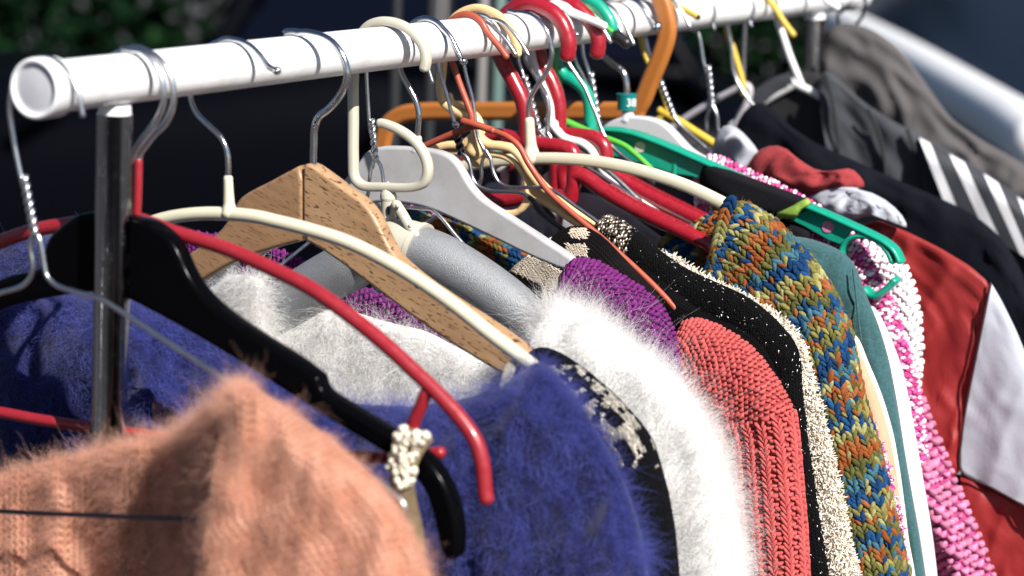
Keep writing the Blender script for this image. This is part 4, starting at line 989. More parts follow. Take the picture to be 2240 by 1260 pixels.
# --- coral red knit on the terracotta hanger
redy = mat('coral_red_yarn', (0.48, 0.085, 0.082), 0.8, var=0.25, vscale=250, bump=0.4, bscale=2500, spec=0.25)
redb = mat('coral_red_base', (0.26, 0.032, 0.032), 0.95)
g = garment('sweater', 'coral red knit with purl shoulder and cabled side on the terracotta hanger', 'sweater', PI_)
cr = cloth('front_panel', PI_, [(1480,745,1470,770),(1488,716,1460,800),(1502,696,1440,830),(1532,700,1420,870),(1590,722,1410,910),(1650,766,1410,950),(1692,822,1420,1000),(1716,862,1430,1030),(1734,895,1435,1060),(1742,960,1440,1110),(1750,1060,1450,1180),(1758,1150,1460,1260),(1764,1260,1470,1380),(1775,1500,1490,1600),(1780,1900,1500,1900)], redb, g, th=0.024, edge=80, rows=100, cols=30, fold=0.004, seed=7.7)
def seam(PX): return (PX[:, 1] > 905+0.20*(1735-PX[:, 0])) & (PX[:, 0] > 1450)
stitches('purl_stitches', cr, redy, g, 'p', 0.0032, 0.0042, 0.0, 0.36, 0.13, None, 1.08, 0.16, 0.0003, keep=lambda PX, a, b: ~(seam(PX) & ((np.floor(b/0.0052) % 2) == 0)), hgt=1.1)
stitches('cable_stitches', cr, redy, g, 'v', 0.0040, 0.0052, 0.0, 0.36, 0.12, None, 1.15, 0.08, 0.0012, keep=lambda PX, a, b: seam(PX) & ((np.floor(b/0.0052) % 2) == 0), hgt=1.25)

# --- dull black cardigan and sparkling black knit
dull = knit_mat('dull_black_knit', (0.004, 0.004, 0.005), (0.002, 0.002, 0.002), 0.002, 0.0025)
g = garment('cardigan', 'dull black cardigan squeezed between coral red and sparkling black knits', 'cardigan', PJ)
PJd = Off(PJ, 0.004)
cloth('front_panel', PJd, [(1360,620,1340,660),(1372,568,1340,680),(1402,574,1330,700),(1446,606,1330,740),(1500,650,1350,790),(1557,692,1380,830),(1610,706,1400,870),(1656,730,1420,900),(1698,780,1450,950),(1718,850,1470,1000),(1735,950,1480,1100),(1745,1260,1500,1400),(1750,1900,1500,1900)], dull, g, th=0.014, edge=60, rows=70, cols=24, fold=0.005, seed=3.3)
glit = knit_mat('sparkling_black_knit', (0.012, 0.012, 0.014), (0.004, 0.004, 0.005), 0.0020, 0.0026, 0.0010, sparkle=0.045)
g = garment('sweater', 'sparkling black knit with bronze collar on the peach hanger', 'sweater', PL_)
gk = cloth('front_panel', PL_, [(1296,540,1290,560),(1299,500,1290,580),(1310,473,1290,600),(1338,465,1300,620),(1388,502,1320,650),(1440,548,1350,690),(1500,590,1390,740),(1580,625,1440,790),(1640,652,1480,830),(1690,692,1510,870),(1738,745,1530,910),(1751,775,1540,950),(1753,850,1550,1000),(1765,950,1560,1080),(1780,1050,1570,1160),(1795,1150,1580,1260),(1815,1260,1590,1380),(1830,1500,1610,1600),(1840,1900,1640,1900)], glit, g, th=0.020, edge=60, rows=100, cols=28, fold=0.003, seed=1.3)
bron = mat('bronze_lurex', (0.3,0.25,0.2), 0.35, 0.8, vcol=True)
def brcol(ia, ib, PX, side):
    v = rng.choice([0.04, 0.10, 0.35, 0.7], (len(ia), 1), p=[0.4, 0.25, 0.22, 0.13]); return np.concatenate([v, v*0.84, v*0.68], 1)
stitches('bronze_stitches', gk, bron, g, 'p', 0.0022, 0.0036, 0.0, 0.10, 0.05, brcol, 1.0, 0.3, 0.0002, keep=lambda PX, a, b: PX[:, 0]+0.25*(PX[:, 1]-500) < 1385)
stitches('black_stitches', gk, mat('black_yarn2', (0.003,0.003,0.0035), 0.85, spec=0.08), g, 'v', 0.0024, 0.0030, 0.0, 0.34, 0.055, None, 1.0, 0.12, 0.0, tm, keep=lambda PX, a, b: PX[:, 0]+0.25*(PX[:, 1]-500) >= 1385)
def skcol(ia, ib, PX, side):
    v = rng.uniform(0.4, 1.0, (len(ia), 1)); return np.concatenate([v, v, v], 1)
stitches('sparkle_flecks', gk, mat('silver_fleck', (0.7,0.7,0.7), 0.3, 0.9, vcol=True), g, 'v', 0.0024, 0.0030, 0.0, 0.34, 0.055, skcol, 0.33, 0.6, 0.0009, tm, keep=lambda PX, a, b: (PX[:, 0] > 1385) & (rng.random(len(a)) < 0.10))

# --- ivory loopy fringe
ivm = mat('ivory_boucle', (0.62, 0.57, 0.47), 0.9, var=0.2, vscale=200, bump=0.8, bscale=500)
ivh = mat('ivory_tuft', (0.70, 0.65, 0.55), 0.7, vcol=True)
g = garment('cardigan', 'ivory tufted boucle cardigan between the black sparkle and rainbow knits', 'cardigan', PM)
PMi = Off(PM, -0.022)
iv = cloth('front_panel', PMi, [(1425,560,1415,600),(1432,545,1420,620),(1480,566,1430,650),(1560,620,1450,700),(1620,642,1480,740),(1680,680,1500,790),(1730,708,1540,830),(1755,752,1570,880),(1775,830,1580,940),(1798,905,1590,1000),(1818,1000,1600,1080),(1838,1080,1620,1160),(1854,1170,1640,1250),(1874,1260,1660,1360),(1890,1500,1680,1600),(1900,1900,1700,1900)], ivm, g, th=0.012, edge=50, rows=90, cols=22, fold=0.003, seed=6.1)
def tufts(name, c, m, parent, n, ln, wd, bmax, cols, ymax=1400):
    a = rng.uniform(0, min(c.du[-1], 0.36), n); b = rng.uniform(0, bmax, n)
    P, N, T, PX = sample(c, a, b); k = PX[:, 1] < ymax
    P, N, T = P[k], N[k], T[k]; n = len(P)
    d = rng.normal(0, 1, (n, 3))+N*0.7; d /= np.linalg.norm(d, axis=1, keepdims=True)
    e = np.cross(d, N+0.01); e /= np.linalg.norm(e, axis=1, keepdims=True); f = np.cross(d, e)
    L_ = ln*rng.uniform(0.5, 1.3, (n, 1)); cc = np.array(cols)[rng.integers(0, len(cols), n)]*rng.uniform(0.8, 1.05, (n, 1))
    return many(name, P+N*wd+d*L_*0.5, e*wd, f*wd, d*L_, cc, m, parent, ell_template(5, 4, 0.1))
tufts('tufts', iv, ivh, g, 9000, 0.0026, 0.00055, 0.035, [(0.72,0.67,0.56),(0.62,0.56,0.46),(0.80,0.76,0.68),(0.55,0.46,0.38)])

# --- rainbow chunky knit
rainm = mat('rainbow_yarn', (0.3,0.2,0.1), 0.95, vcol=True, var=0.55, vscale=900, bump=0.9, bscale=1500, spec=0.05)
rainb = mat('rainbow_base', (0.05, 0.045, 0.035), 0.95, col2=(0.02, 0.03, 0.05), vscale=60)
PAL = 0.80*np.array([(0.42,0.14,0.045),(0.36,0.10,0.03),(0.34,0.31,0.10),(0.46,0.43,0.19),(0.14,0.14,0.045),(0.02,0.085,0.23),(0.015,0.06,0.17),(0.07,0.19,0.26),(0.20,0.19,0.06)])
SEQ = [0,2,8,5,6,7,3,0,1,4,2,5,5,3,8,0,1,4,7,6,5,2,3,0,8,4,5,7]
def rcol(ia, ib, PX, side):
    """self-striping yarn: colour runs a few stitches along each row, shifting from row to row"""
    ph = (ia*0.72+ib*0.46+0.9*np.sin(ia*0.31+ib*0.9)+0.5*np.sin(ib*2.1)).astype(int)
    c = PAL[np.array(SEQ)[ph % len(SEQ)]]
    flip = rng.random(len(ia)) < 0.28
    c = np.where(flip[:, None], PAL[rng.integers(0, len(PAL), len(ia))], c)
    return c*rng.uniform(0.8, 1.2, (len(ia), 1))
g = garment('sweater', 'chunky rainbow-striped knit in orange, olive and blue on a cream hanger', 'sweater', PM)
PMr = Off(PM, 0.012)
rf = cloth('front_panel', PMr, [(1551,600,1552,606),(1562,560,1550,630),(1572,520,1545,650),(1580,480,1540,670),(1590,448,1535,690),(1612,441,1530,700),(1645,452,1530,720),(1692,482,1540,750),(1742,532,1560,790),(1790,590,1590,840),(1828,650,1620,890),(1858,720,1640,950),(1872,800,1660,1010),(1890,880,1680,1080),(1914,960,1700,1150),(1938,1060,1720,1230),(1960,1150,1740,1310),(1985,1260,1760,1420),(2010,1500,1800,1600),(2020,1900,1820,1900)], rainb, g, th=0.026, edge=90, rows=110, cols=32, fold=0.003, seed=2.9)
stitches('stitches', rf, rainm, g, 'v', 0.0041, 0.0078, 0.0, 0.42, 0.14, rcol, 1.06, 0.17, 0.0004, ell_template(8, 6, 0.25), hgt=1.15)
rbk = cloth('back_panel', PMr, [(1440,560,1440,700),(1450,524,1450,700),(1470,512,1470,710),(1500,502,1490,720),(1540,478,1520,720),(1570,466,1560,720),(1600,470,1600,720)], rainb, g, th=0.006, edge=20, rows=30, cols=14, base=0.03, fold=0.002)
stitches('stitches', rbk, rainm, g, 'v', 0.0041, 0.0078, 0.0, 0.1, 0.08, rcol, 1.0, 0.1, 0.0004, ell_template(8, 6, 0.25))
rl = cloth('left_shoulder', PMr, [(850,470,820,640),(890,458,850,640),(930,472,900,640),(1000,492,960,650),(1070,520,1040,660),(1130,545,1110,670),(1170,565,1150,680),(1230,600,1220,690)], rainb, g, th=0.008, edge=20, rows=40, cols=16, base=0.0, fold=0.002)
stitches('stitches', rl, rainm, g, 'v', 0.0041, 0.0078, 0.0, 0.16, 0.08, rcol, 1.0, 0.1, 0.0004, ell_template(8, 6, 0.25))
# chain edge along the neck
def chain(name, pl, pts, m, parent, n, size, off):
    path = catmull(pl.L([(x, y, off) for x, y in pts]), 10)
    P = np.array([tuple(p) for p in path]); d = np.r_[0, np.cumsum(np.linalg.norm(np.diff(P, axis=0), axis=1))]
    t = np.linspace(0, d[-1], n); Q = np.stack([np.interp(t, d, P[:, k]) for k in range(3)], 1)
    T = np.gradient(Q, axis=0); T /= np.linalg.norm(T, axis=1, keepdims=True)
    N = np.tile(-np.array(pl.n), (n, 1)); B = np.cross(N, T)
    Q2, A, Bb, C, cols = [], [], [], [], []
    for i in range(n):
        c = PAL[SEQ[(i//2*3+4) % len(SEQ)]]
        for s in (-1, 1):
            ln = T[i]*0.86+B[i]*s*0.5; wv = np.cross(N[i], ln)
            Q2.append(Q[i]+B[i]*s*size*0.42); A.append(wv*size*0.42); Bb.append(N[i]*size*0.42); C.append(ln*size*0.95); cols.append(c)
    return many(name, np.array(Q2), np.array(A), np.array(Bb), np.array(C), np.array(cols), m, parent, ell_template(8, 6, 0.3))
chain('chain_edge', PMr, [(1600,440),(1588,462),(1578,495),(1571,530),(1561,567),(1548,602)], rainm, g, 13, 0.0052, -0.026)
fuzz('fuzz', rf, fibre_mat('rainbow_fibre', (0.35,0.32,0.22)), g, 3500, 0.006, 0.00005, lay=0.5, curl=0.6, keep=lambda p: p[..., 1] < 1300)

# --- sparkling magenta knit seen under the grey hanger
g = garment('top', 'dark magenta sequined top glimpsed under the grey hanger', 'top', PN)
magm = mat('magenta_base', (0.06, 0.004, 0.045), 0.6)
mg = cloth('panel', Off(PN, 0.006), [(800,420,800,560),(880,434,880,570),(960,446,960,570),(1040,458,1040,580),(1110,478,1110,590),(1180,520,1180,600)], magm, g, th=0.006, edge=20, rows=40, cols=16, fold=0.004)
tufts('sequins', mg, mat('magenta_sequin', (0.4,0.03,0.3), 0.25, 0.6, vcol=True), g, 2600, 0.0016, 0.0009, 0.05, [(0.40,0.02,0.30),(0.16,0.01,0.12),(0.08,0.004,0.06),(0.7,0.25,0.6)])

# --- grey satin coat inside the crowded middle
satin = mat('grey_satin', (0.33, 0.31, 0.34), 0.42, var=0.12, vscale=20, bump=0.2, bscale=60, sheen=0.2)
maroon = mat('maroon_lining', (0.022, 0.008, 0.015), 0.5, var=0.4, vscale=30)
PZ = Plane(1245)
g = garment('coat', 'grey satin coat with maroon lining deep between the red hangers', 'coat', PZ)
cloth('lining', Off(PZ, 0.03), [(1000,375,1000,800),(1060,362,1060,800),(1150,355,1150,800),(1230,356,1220,800),(1300,365,1300,800)], maroon, g, th=0.005, edge=30, rows=40, cols=18, fold=0.012, fscale=0.02, seed=2)
cloth('front_panel', PZ, [(1240,430,1220,560),(1262,420,1230,600),(1300,425,1260,640),(1380,470,1330,680),(1450,520,1400,700),(1520,560,1450,720),(1600,600,1520,740)], satin, g, th=0.003, edge=30, rows=40, cols=18, fold=0.006, fscale=0.012)
cloth('left_panel', Off(PZ, 0.02), [(1030,408,1030,700),(1090,395,1090,700),(1140,420,1140,700),(1180,470,1170,700),(1220,500,1210,700)], satin, g, th=0.006, edge=30, rows=30, cols=14, fold=0.012, fscale=0.02, seed=5)

# --- pink loop trim, peach shirt, teal sweater, white satin
pinkl = mat('pink_loop', (0.6,0.1,0.3), 0.75, vcol=True)
pinkb = mat('pink_base', (0.35, 0.04, 0.16), 0.9)
PY1 = Plane(1150)
g = garment('top', 'bright pink and white looped top showing as a sliver beside the rainbow knit', 'top', PY1)
p1 = cloth('front_panel', PY1, [(1868,900,1840,940),(1882,890,1830,980),(1902,920,1820,1020),(1924,960,1820,1060),(1944,1030,1820,1120),(1962,1100,1830,1190),(1974,1180,1840,1270),(1985,1260,1850,1360),(2005,1500,1880,1600),(2010,1900,1900,1900)], pinkb, g, th=0.012, edge=50, rows=60, cols=18, fold=0.002)
tufts('loops', p1, pinkl, g, 3400, 0.0022, 0.0008, 0.04, [(0.70,0.42,0.55),(0.62,0.12,0.34),(0.55,0.04,0.25),(0.78,0.62,0.68)])
PY2 = Plane(1170)
peachf = mat('peach_fabric', (0.62, 0.30, 0.19), 0.8, var=0.08, vscale=20)
creamf = mat('cream_binding', (0.76, 0.70, 0.58), 0.7, var=0.05, vscale=60)
g = garment('blouse', 'smooth peach blouse with a cream bound edge beside the rainbow knit', 'blouse', PY2)
e2 = [(1852,745),(1864,730),(1878,738),(1902,792),(1930,860),(1954,940),(1969,1020),(1980,1100),(1990,1180),(2004,1260),(2025,1500),(2035,1900)]
cloth('front_panel', PY2, [(x-6, y+2, x-110, y+110) for x, y in e2], peachf, g, th=0.014, edge=60, rows=60, cols=18, fold=0.003)
tube('binding', PY2.L([(x-9, y+4, -0.003) for x, y in e2]), 0.0024, creamf, g, seg=12)
PY3 = Plane(1215)
tealm = mat('teal_marl', (0.028, 0.105, 0.115), 0.9, col2=(0.012, 0.050, 0.058), vscale=500, bump=0.5, bscale=1500, sheen=0.2)
g = garment('sweater', 'teal marl sweatshirt behind the rainbow knit', 'sweatshirt', PY3)
cloth('front_panel', PY3, [(1690,560,1690,640),(1700,522,1690,660),(1740,513,1700,690),(1800,530,1720,730),(1848,550,1740,770),(1874,580,1760,810),(1892,640,1780,860),(1920,702,1800,910),(1944,780,1820,970),(1960,860,1840,1040),(1976,960,1860,1110),(1992,1060,1870,1190),(2010,1160,1880,1270),(2026,1260,1890,1380),(2045,1500,1920,1600),(2055,1900,1940,1900)], tealm, g, th=0.020, edge=60, rows=90, cols=26, fold=0.004, fscale=0.010, seed=4.4, crease=(0.007, 0.018))
tube('seam', PY3.L([(1866,590,-0.016),(1872,640,-0.018),(1878,700,-0.019),(1884,748,-0.019)]), 0.0007, tealm, g, seg=6)
PY4 = Plane(1238)
wsat = mat('white_satin', (0.74, 0.74, 0.78), 0.38, var=0.04, vscale=20, sheen=0.2)
g = garment('blouse', 'plain white satin blouse edge between the teal and pink garments', 'blouse', PY4)
cloth('front_panel', PY4, [(1892,672,1880,720),(1904,652,1870,760),(1924,684,1870,800),(1950,742,1880,850),(1974,802,1890,910),(1990,880,1900,990),(2008,980,1910,1080),(2025,1080,1920,1180),(2039,1160,1930,1260),(2051,1260,1940,1370),(2070,1500,1960,1600),(2080,1900,1980,1900)], wsat, g, th=0.016, edge=45, rows=70, cols=20, fold=0.004, fscale=0.01, seed=1.1)

# --- skirt with a black waistband wrapped over the green hanger
g = garment('skirt', 'black velvet waistband with lime trim folded over the green hanger', 'skirt', PQ)
bvel = mat('black_velvet', (0.010, 0.010, 0.013), 0.9, bump=0.4, bscale=700, spec=0.1, var=0.3, vscale=100)
limef = mat('lime_fabric', (0.26, 0.42, 0.06), 0.8, var=0.3, vscale=200, bump=0.4, bscale=600)
pillow('waistband', PQ, [(1546,356),(1600,373),(1690,405),(1772,436),(1774,452),(1745,470),(1728,484),(1680,478),(1600,450),(1556,428),(1528,404),(1532,372)], bvel, g, th=0.011, base=-0.002)
pillow('lime_trim', PQ, [(1548,422),(1580,412),(1640,428),(1660,448),(1640,462),(1600,470),(1570,468),(1548,446)], limef, g, th=0.008, base=0.006, fold=0.004)
pillow('lime_trim', PQ, [(1690,470),(1730,452),(1750,440),(1768,432),(1776,446),(1752,460),(1742,478),(1716,480)], limef, g, th=0.006, base=-0.011, fold=0.002)
cloth('skirt_panel', PQ, [(1560,460,1560,900),(1620,470,1620,900),(1680,478,1680,900),(1740,486,1740,900),(1770,500,1780,900)], bvel, g, th=0.006, edge=20, rows=30, cols=14, base=0.004, fold=0.006)

# --- pink speckled knit, white rib knit, pink crochet
PY5 = Plane(1300)
speck = mat('speckle_yarn', (0.7,0.3,0.45), 0.75, vcol=True)
g = garment('sweater', 'pink and white speckled knit under the green hanger', 'sweater', PY5)
def scol(ia, ib, PX, side):
    p = np.array([(0.74,0.52,0.60),(0.58,0.06,0.26),(0.66,0.26,0.42),(0.45,0.03,0.18),(0.82,0.72,0.76)])
    return p[rng.integers(0, len(p), len(ia))]
sp = cloth('front_panel', PY5, [(1520,372,1520,560),(1536,350,1530,580),(1556,334,1540,600),(1620,364,1580,640),(1700,400,1640,680),(1780,444,1700,720),(1850,492,1740,760),(1900,552,1780,800),(1945,640,1820,840),(1978,730,1850,880),(2000,800,1880,920),(2010,860,1900,980),(2030,1000,1930,1100)], pinkb, g, th=0.012, edge=40, rows=80, cols=26, fold=0.003)
stitches('stitches', sp, speck, g, 'p', 0.0034, 0.0044, 0.0, 0.32, 0.10, scol, 1.1, 0.2, 0.0003, tm)
PY6 = Plane(1330)
wrib = mat('white_knit_yarn', (0.74, 0.73, 0.74), 0.8)
g = garment('sweater', 'white chunky rib knit shoulder seen through the green ring', 'sweater', PY6)
wk = cloth('front_panel', PY6, [(1850,590,1860,640),(1856,548,1870,650),(1876,534,1880,660),(1906,530,1890,670),(1944,546,1900,680),(1976,580,1910,700),(1999,630,1920,730),(2010,700,1930,770),(2013,770,1945,800),(2008,838,1960,850),(1995,870,1970,880)], mat('white_knit_base', (0.45,0.44,0.46), 0.9), g, th=0.012, edge=40, rows=60, cols=18, fold=0.003)
stitches('stitches', wk, wrib, g, 'p', 0.0052, 0.0048, 0.0, 0.30, 0.05, None, 1.12, 0.12, 0.0004, hgt=1.1)
PY7 = Plane(1352)
croch = mat('pink_crochet_yarn', (0.62, 0.19, 0.34), 0.75, vcol=True, var=0.3, vscale=300)
g = garment('cardigan', 'open pink crochet cardigan hanging left of the red jacket', 'cardigan', PY7)
def ccol(ia, ib, PX, side):
    v = rng.uniform(0.7, 1.15, (len(ia), 1)); return np.concatenate([v*0.64, v*0.20, v*0.36], 1)
cc = cloth('front_panel', PY7, [(1950,760,1950,820),(1962,742,1945,850),(1990,800,1940,900),(2014,880,1940,960),(2048,960,1950,1030),(2080,1040,1960,1110),(2110,1110,1970,1190),(2140,1180,1980,1270),(2170,1255,1990,1350),(2220,1400,2010,1500),(2300,1900,2050,1900)], pinkb, g, th=0.020, edge=60, rows=90, cols=26, fold=0.003, ripple=(0.009, 88.0, 0.3))
stitches('stitches', cc, croch, g, 'p', 0.0062, 0.0062, 0.0, 0.34, 0.09, ccol, 1.05, 0.16, 0.0006, hgt=1.2)
darkr = mat('maroon_edge', (0.03, 0.006, 0.010), 0.7)

# --- red track jacket
PJk = Plane(1405)
redf = mat('red_nylon', (0.25, 0.020, 0.020), 0.5, var=0.12, vscale=12, bump=0.3, bscale=300, spec=0.3)
fleece = mat('red_fleece', (0.29, 0.030, 0.035), 0.95, var=0.25, vscale=300, bump=0.8, bscale=900)
lilac = mat('lilac_nylon', (0.38, 0.395, 0.45), 0.6, var=0.05, vscale=15, bump=0.3, bscale=300, spec=0.3)
g = garment('jacket', 'red nylon track jacket with lilac white sleeve panels and fleece collar', 'jacket', PJk)
cloth('sleeve', PJk, [(1860,540,1900,700),(1878,492,1920,720),(1920,481,1940,760),(1990,509,1960,800),(2060,544,1980,850),(2120,580,1990,900),(2162,616,2000,950),(2164,640,2005,970),(2150,700,2010,990),(2132,790,2015,1010),(2112,890,2030,1030),(2102,960,2050,1050),(2102,1028,2060,1070)], redf, g, th=0.010, edge=60, rows=80, cols=30, fold=0.006, fscale=0.006, seed=4.7, base=-0.006, crease=(0.010, 0.012), sm=1)
cloth('sleeve_panel', PJk, [(2168,618,2164,640),(2190,655,2150,700),(2222,720,2133,790),(2255,800,2113,890),(2285,880,2103,960),(2310,960,2104,1028),(2340,1080,2170,1066),(2360,1180,2240,1105),(2380,1260,2300,1140)], lilac, g, th=0.010, edge=60, rows=60, cols=26, fold=0.003, fscale=0.006, seed=8.2, base=-0.004, crease=(0.0045, 0.013), sm=1)
cloth('lower_sleeve', PJk, [(2102,1032,2080,1500),(2140,1050,2120,1550),(2170,1068,2160,1600),(2240,1107,2220,1700),(2300,1142,2300,1800),(2380,1180,2400,1900)], redf, g, th=0.008, edge=30, rows=60, cols=30, fold=0.008, fscale=0.006, seed=2.7, base=-0.003, crease=(0.008, 0.010), sm=1)
cloth('side_panel', PJk, [(2010,880,1990,1900),(2050,980,2010,1900),(2080,1040,2060,1900),(2106,1034,2120,1900),(2150,1100,2200,1900)], redf, g, th=0.004, edge=30, rows=30, cols=16, fold=0.012, base=0.015)
tube('seam', PJk.L([(2167,620,-0.012),(2151,700,-0.015),(2133,790,-0.015),(2113,890,-0.015),(2103,960,-0.014),(2103,1030,-0.013),(2170,1067,-0.013),(2240,1106,-0.013),(2300,1141,-0.012)]), 0.0010, darkr, g, seg=6)
pillow('collar', PJk, [(1628,388),(1640,345),(1672,320),(1712,318),(1752,352),(1790,374),(1835,374),(1862,366),(1888,392),(1892,412),(1850,416),(1800,424),(1760,436),(1700,412),(1660,400)], fleece, g, th=0.013, base=-0.008, fold=0.008, seed=3, crease=0.010)
pillow('lining_flap', PJk, [(1762,434),(1800,413),(1860,405),(1925,428),(1968,462),(1988,498),(1968,496),(1935,478),(1895,472),(1866,484),(1835,476),(1795,455)], lilac, g, th=0.008, base=-0.016, fold=0.008, seed=5, crease=0.012)
pillow('lining_flap', PJk, [(1556,336),(1566,292),(1590,270),(1618,282),(1648,314),(1664,340),(1640,372),(1626,388),(1600,352),(1575,346)], lilac, g, th=0.006, base=-0.004, fold=0.008, seed=7, crease=0.010)

# --- black velvet dress, dark denim jacket with striped sleeve, taupe jacket
PV1 = Plane(1590)
bvf = mat('blue_black_velvet', (0.004, 0.005, 0.010), 0.85, var=0.4, vscale=14, spec=0.12)
g = garment('dress', 'blue-black velvet dress stretched across in front of the denim jacket', 'dress', PV1)
cloth('front_panel', PV1, [(1560,420,1600,600),(1590,330,1640,600),(1618,250,1680,620),(1642,222,1720,640),(1672,214,1760,660),(1716,268,1800,680),(1780,312,1840,700),(1850,342,1880,740),(1950,388,1920,800),(2050,430,1980,860),(2130,468,2060,920),(2190,516,2120,1000),(2240,600,2160,1100),(2290,760,2200,1250),(2340,1000,2250,1400),(2400,1500,2300,1900)], bvf, g, th=0.014, edge=50, rows=90, cols=28, fold=0.006, fscale=0.008, seed=3.1, crease=(0.010, 0.014))
PV2 = Plane(1722)
denim = mat('grey_denim', (0.046, 0.050, 0.060), 0.9, col2=(0.024, 0.026, 0.033), vscale=14, bump=0.5, bscale=900)
whst = mat('white_stripe', (0.62, 0.62, 0.65), 0.6, var=0.1, vscale=20)
g = garment('jacket', 'faded grey denim jacket with white sleeve stripes and a stand collar', 'jacket', PV2)
def stripes_mat(name, a, b, period, duty, phase):
    m = bpy.data.materials.new(name); m.use_nodes = True; n = m.node_tree.nodes; L = m.node_tree.links; p = n['Principled BSDF']; p.inputs['Roughness'].default_value = 0.75
    tc = n.new('ShaderNodeTexCoord'); sx = n.new('ShaderNodeSeparateXYZ'); L.new(tc.outputs['UV'], sx.inputs[0])
    d = n.new('ShaderNodeMath'); d.operation = 'MULTIPLY_ADD'; d.inputs[1].default_value = 1/period; d.inputs[2].default_value = phase; L.new(sx.outputs['X'], d.inputs[0])
    f = n.new('ShaderNodeMath'); f.operation = 'FRACT'; L.new(d.outputs[0], f.inputs[0])
    l = n.new('ShaderNodeMath'); l.operation = 'LESS_THAN'; l.inputs[1].default_value = duty; L.new(f.outputs[0], l.inputs[0])
    mx = n.new('ShaderNodeMix'); mx.data_type = 'RGBA'; mx.inputs['A'].default_value = (*a, 1); mx.inputs['B'].default_value = (*b, 1); L.new(l.outputs[0], mx.inputs['Factor']); L.new(mx.outputs['Result'], p.inputs['Base Color'])
    return m
stripe_m = stripes_mat('striped_jersey', (0.030, 0.032, 0.040), (0.62, 0.62, 0.65), 0.034, 0.44, 0.1)
inner_dark = mat('jacket_lining', (0.008, 0.008, 0.010), 0.8)
cloth('back_lining', PV2, [(1600,270,1620,520),(1640,205,1660,520),(1690,165,1700,520),(1750,152,1750,520),(1800,160,1800,520),(1830,240,1830,540)], inner_dark, g, th=0.006, edge=30, rows=40, cols=16, base=0.012, fold=0.002)
cloth('collar', PV2, [(1610,245,1640,262),(1640,205,1665,230),(1690,170,1705,195),(1728,158,1735,180)], denim, g, th=0.004, edge=20, rows=20, cols=8, base=0.002)
cloth('front_panel', PV2, [(1788,190,1822,420),(1800,148,1850,440),(1818,152,1880,460),(1850,190,1920,480),(1905,235,1960,520),(1960,268,2000,540),(2020,300,2040,560),(2080,332,2080,580),(2160,380,2140,620),(2240,436,2200,680),(2320,510,2280,760),(2420,700,2360,900),(2460,1000,2400,1200)], denim, g, th=0.018, edge=60, rows=90, cols=26, fold=0.006, fscale=0.008, seed=6.5, crease=(0.014, 0.011))
cloth('striped_sleeve', PV2, [(2010,300,2080,480),(2080,338,2165,520),(2160,384,2240,560),(2240,440,2310,620),(2320,512,2380,700),(2420,700,2440,860)], stripe_m, g, th=0.018, edge=60, rows=60, cols=20, fold=0.004, base=-0.008)
seam_m = mat('denim_seam', (0.012, 0.013, 0.016), 0.9)
for pts in ([(1806,165),(1822,230),(1834,320),(1842,420)], [(1900,240),(1925,300),(1938,380),(1945,460)], [(1985,285),(2005,340),(2015,420)]):
    tube('seam', PV2.L([(x, y, -0.016) for x, y in pts]), 0.0016, seam_m, g, seg=8)
PV3 = Plane(1800)
taupe = mat('taupe_cotton', (0.078, 0.071, 0.074), 0.9, col2=(0.058, 0.053, 0.056), vscale=14, bump=0.4, bscale=700)
g = garment('jacket', 'crumpled taupe brown jacket last on the rail against the silver car', 'jacket', PV3)
cloth('front_panel', PV3, [(1800,220,1810,420),(1798,120,1820,440),(1806,62,1840,460),(1850,47,1860,470),(1905,62,1880,480),(1960,100,1910,490),(2010,160,1950,500),(2048,215,1990,510),(2082,262,2040,520),(2150,308,2100,540),(2240,358,2200,580),(2350,440,2300,660),(2460,640,2400,900)], taupe, g, th=0.022, edge=70, rows=90, cols=30, fold=0.006, fscale=0.006, seed=9.5, crease=(0.024, 0.011))
cloth('left_panel', PV3, [(1690,240,1700,420),(1720,190,1720,430),(1760,150,1760,440),(1800,120,1800,450),(1830,110,1830,450)], taupe, g, th=0.006, edge=30, rows=30, cols=14, base=0.02, fold=0.010)

# ============================================================ BACKGROUND (far out of focus)
def at_h(px, py, z):
    d = ray(px, py); t = (z-CAM.z)/d.z
    return CAM+d*t
def at_d(px, py, dist):
    d = ray(px, py); return CAM+d*dist
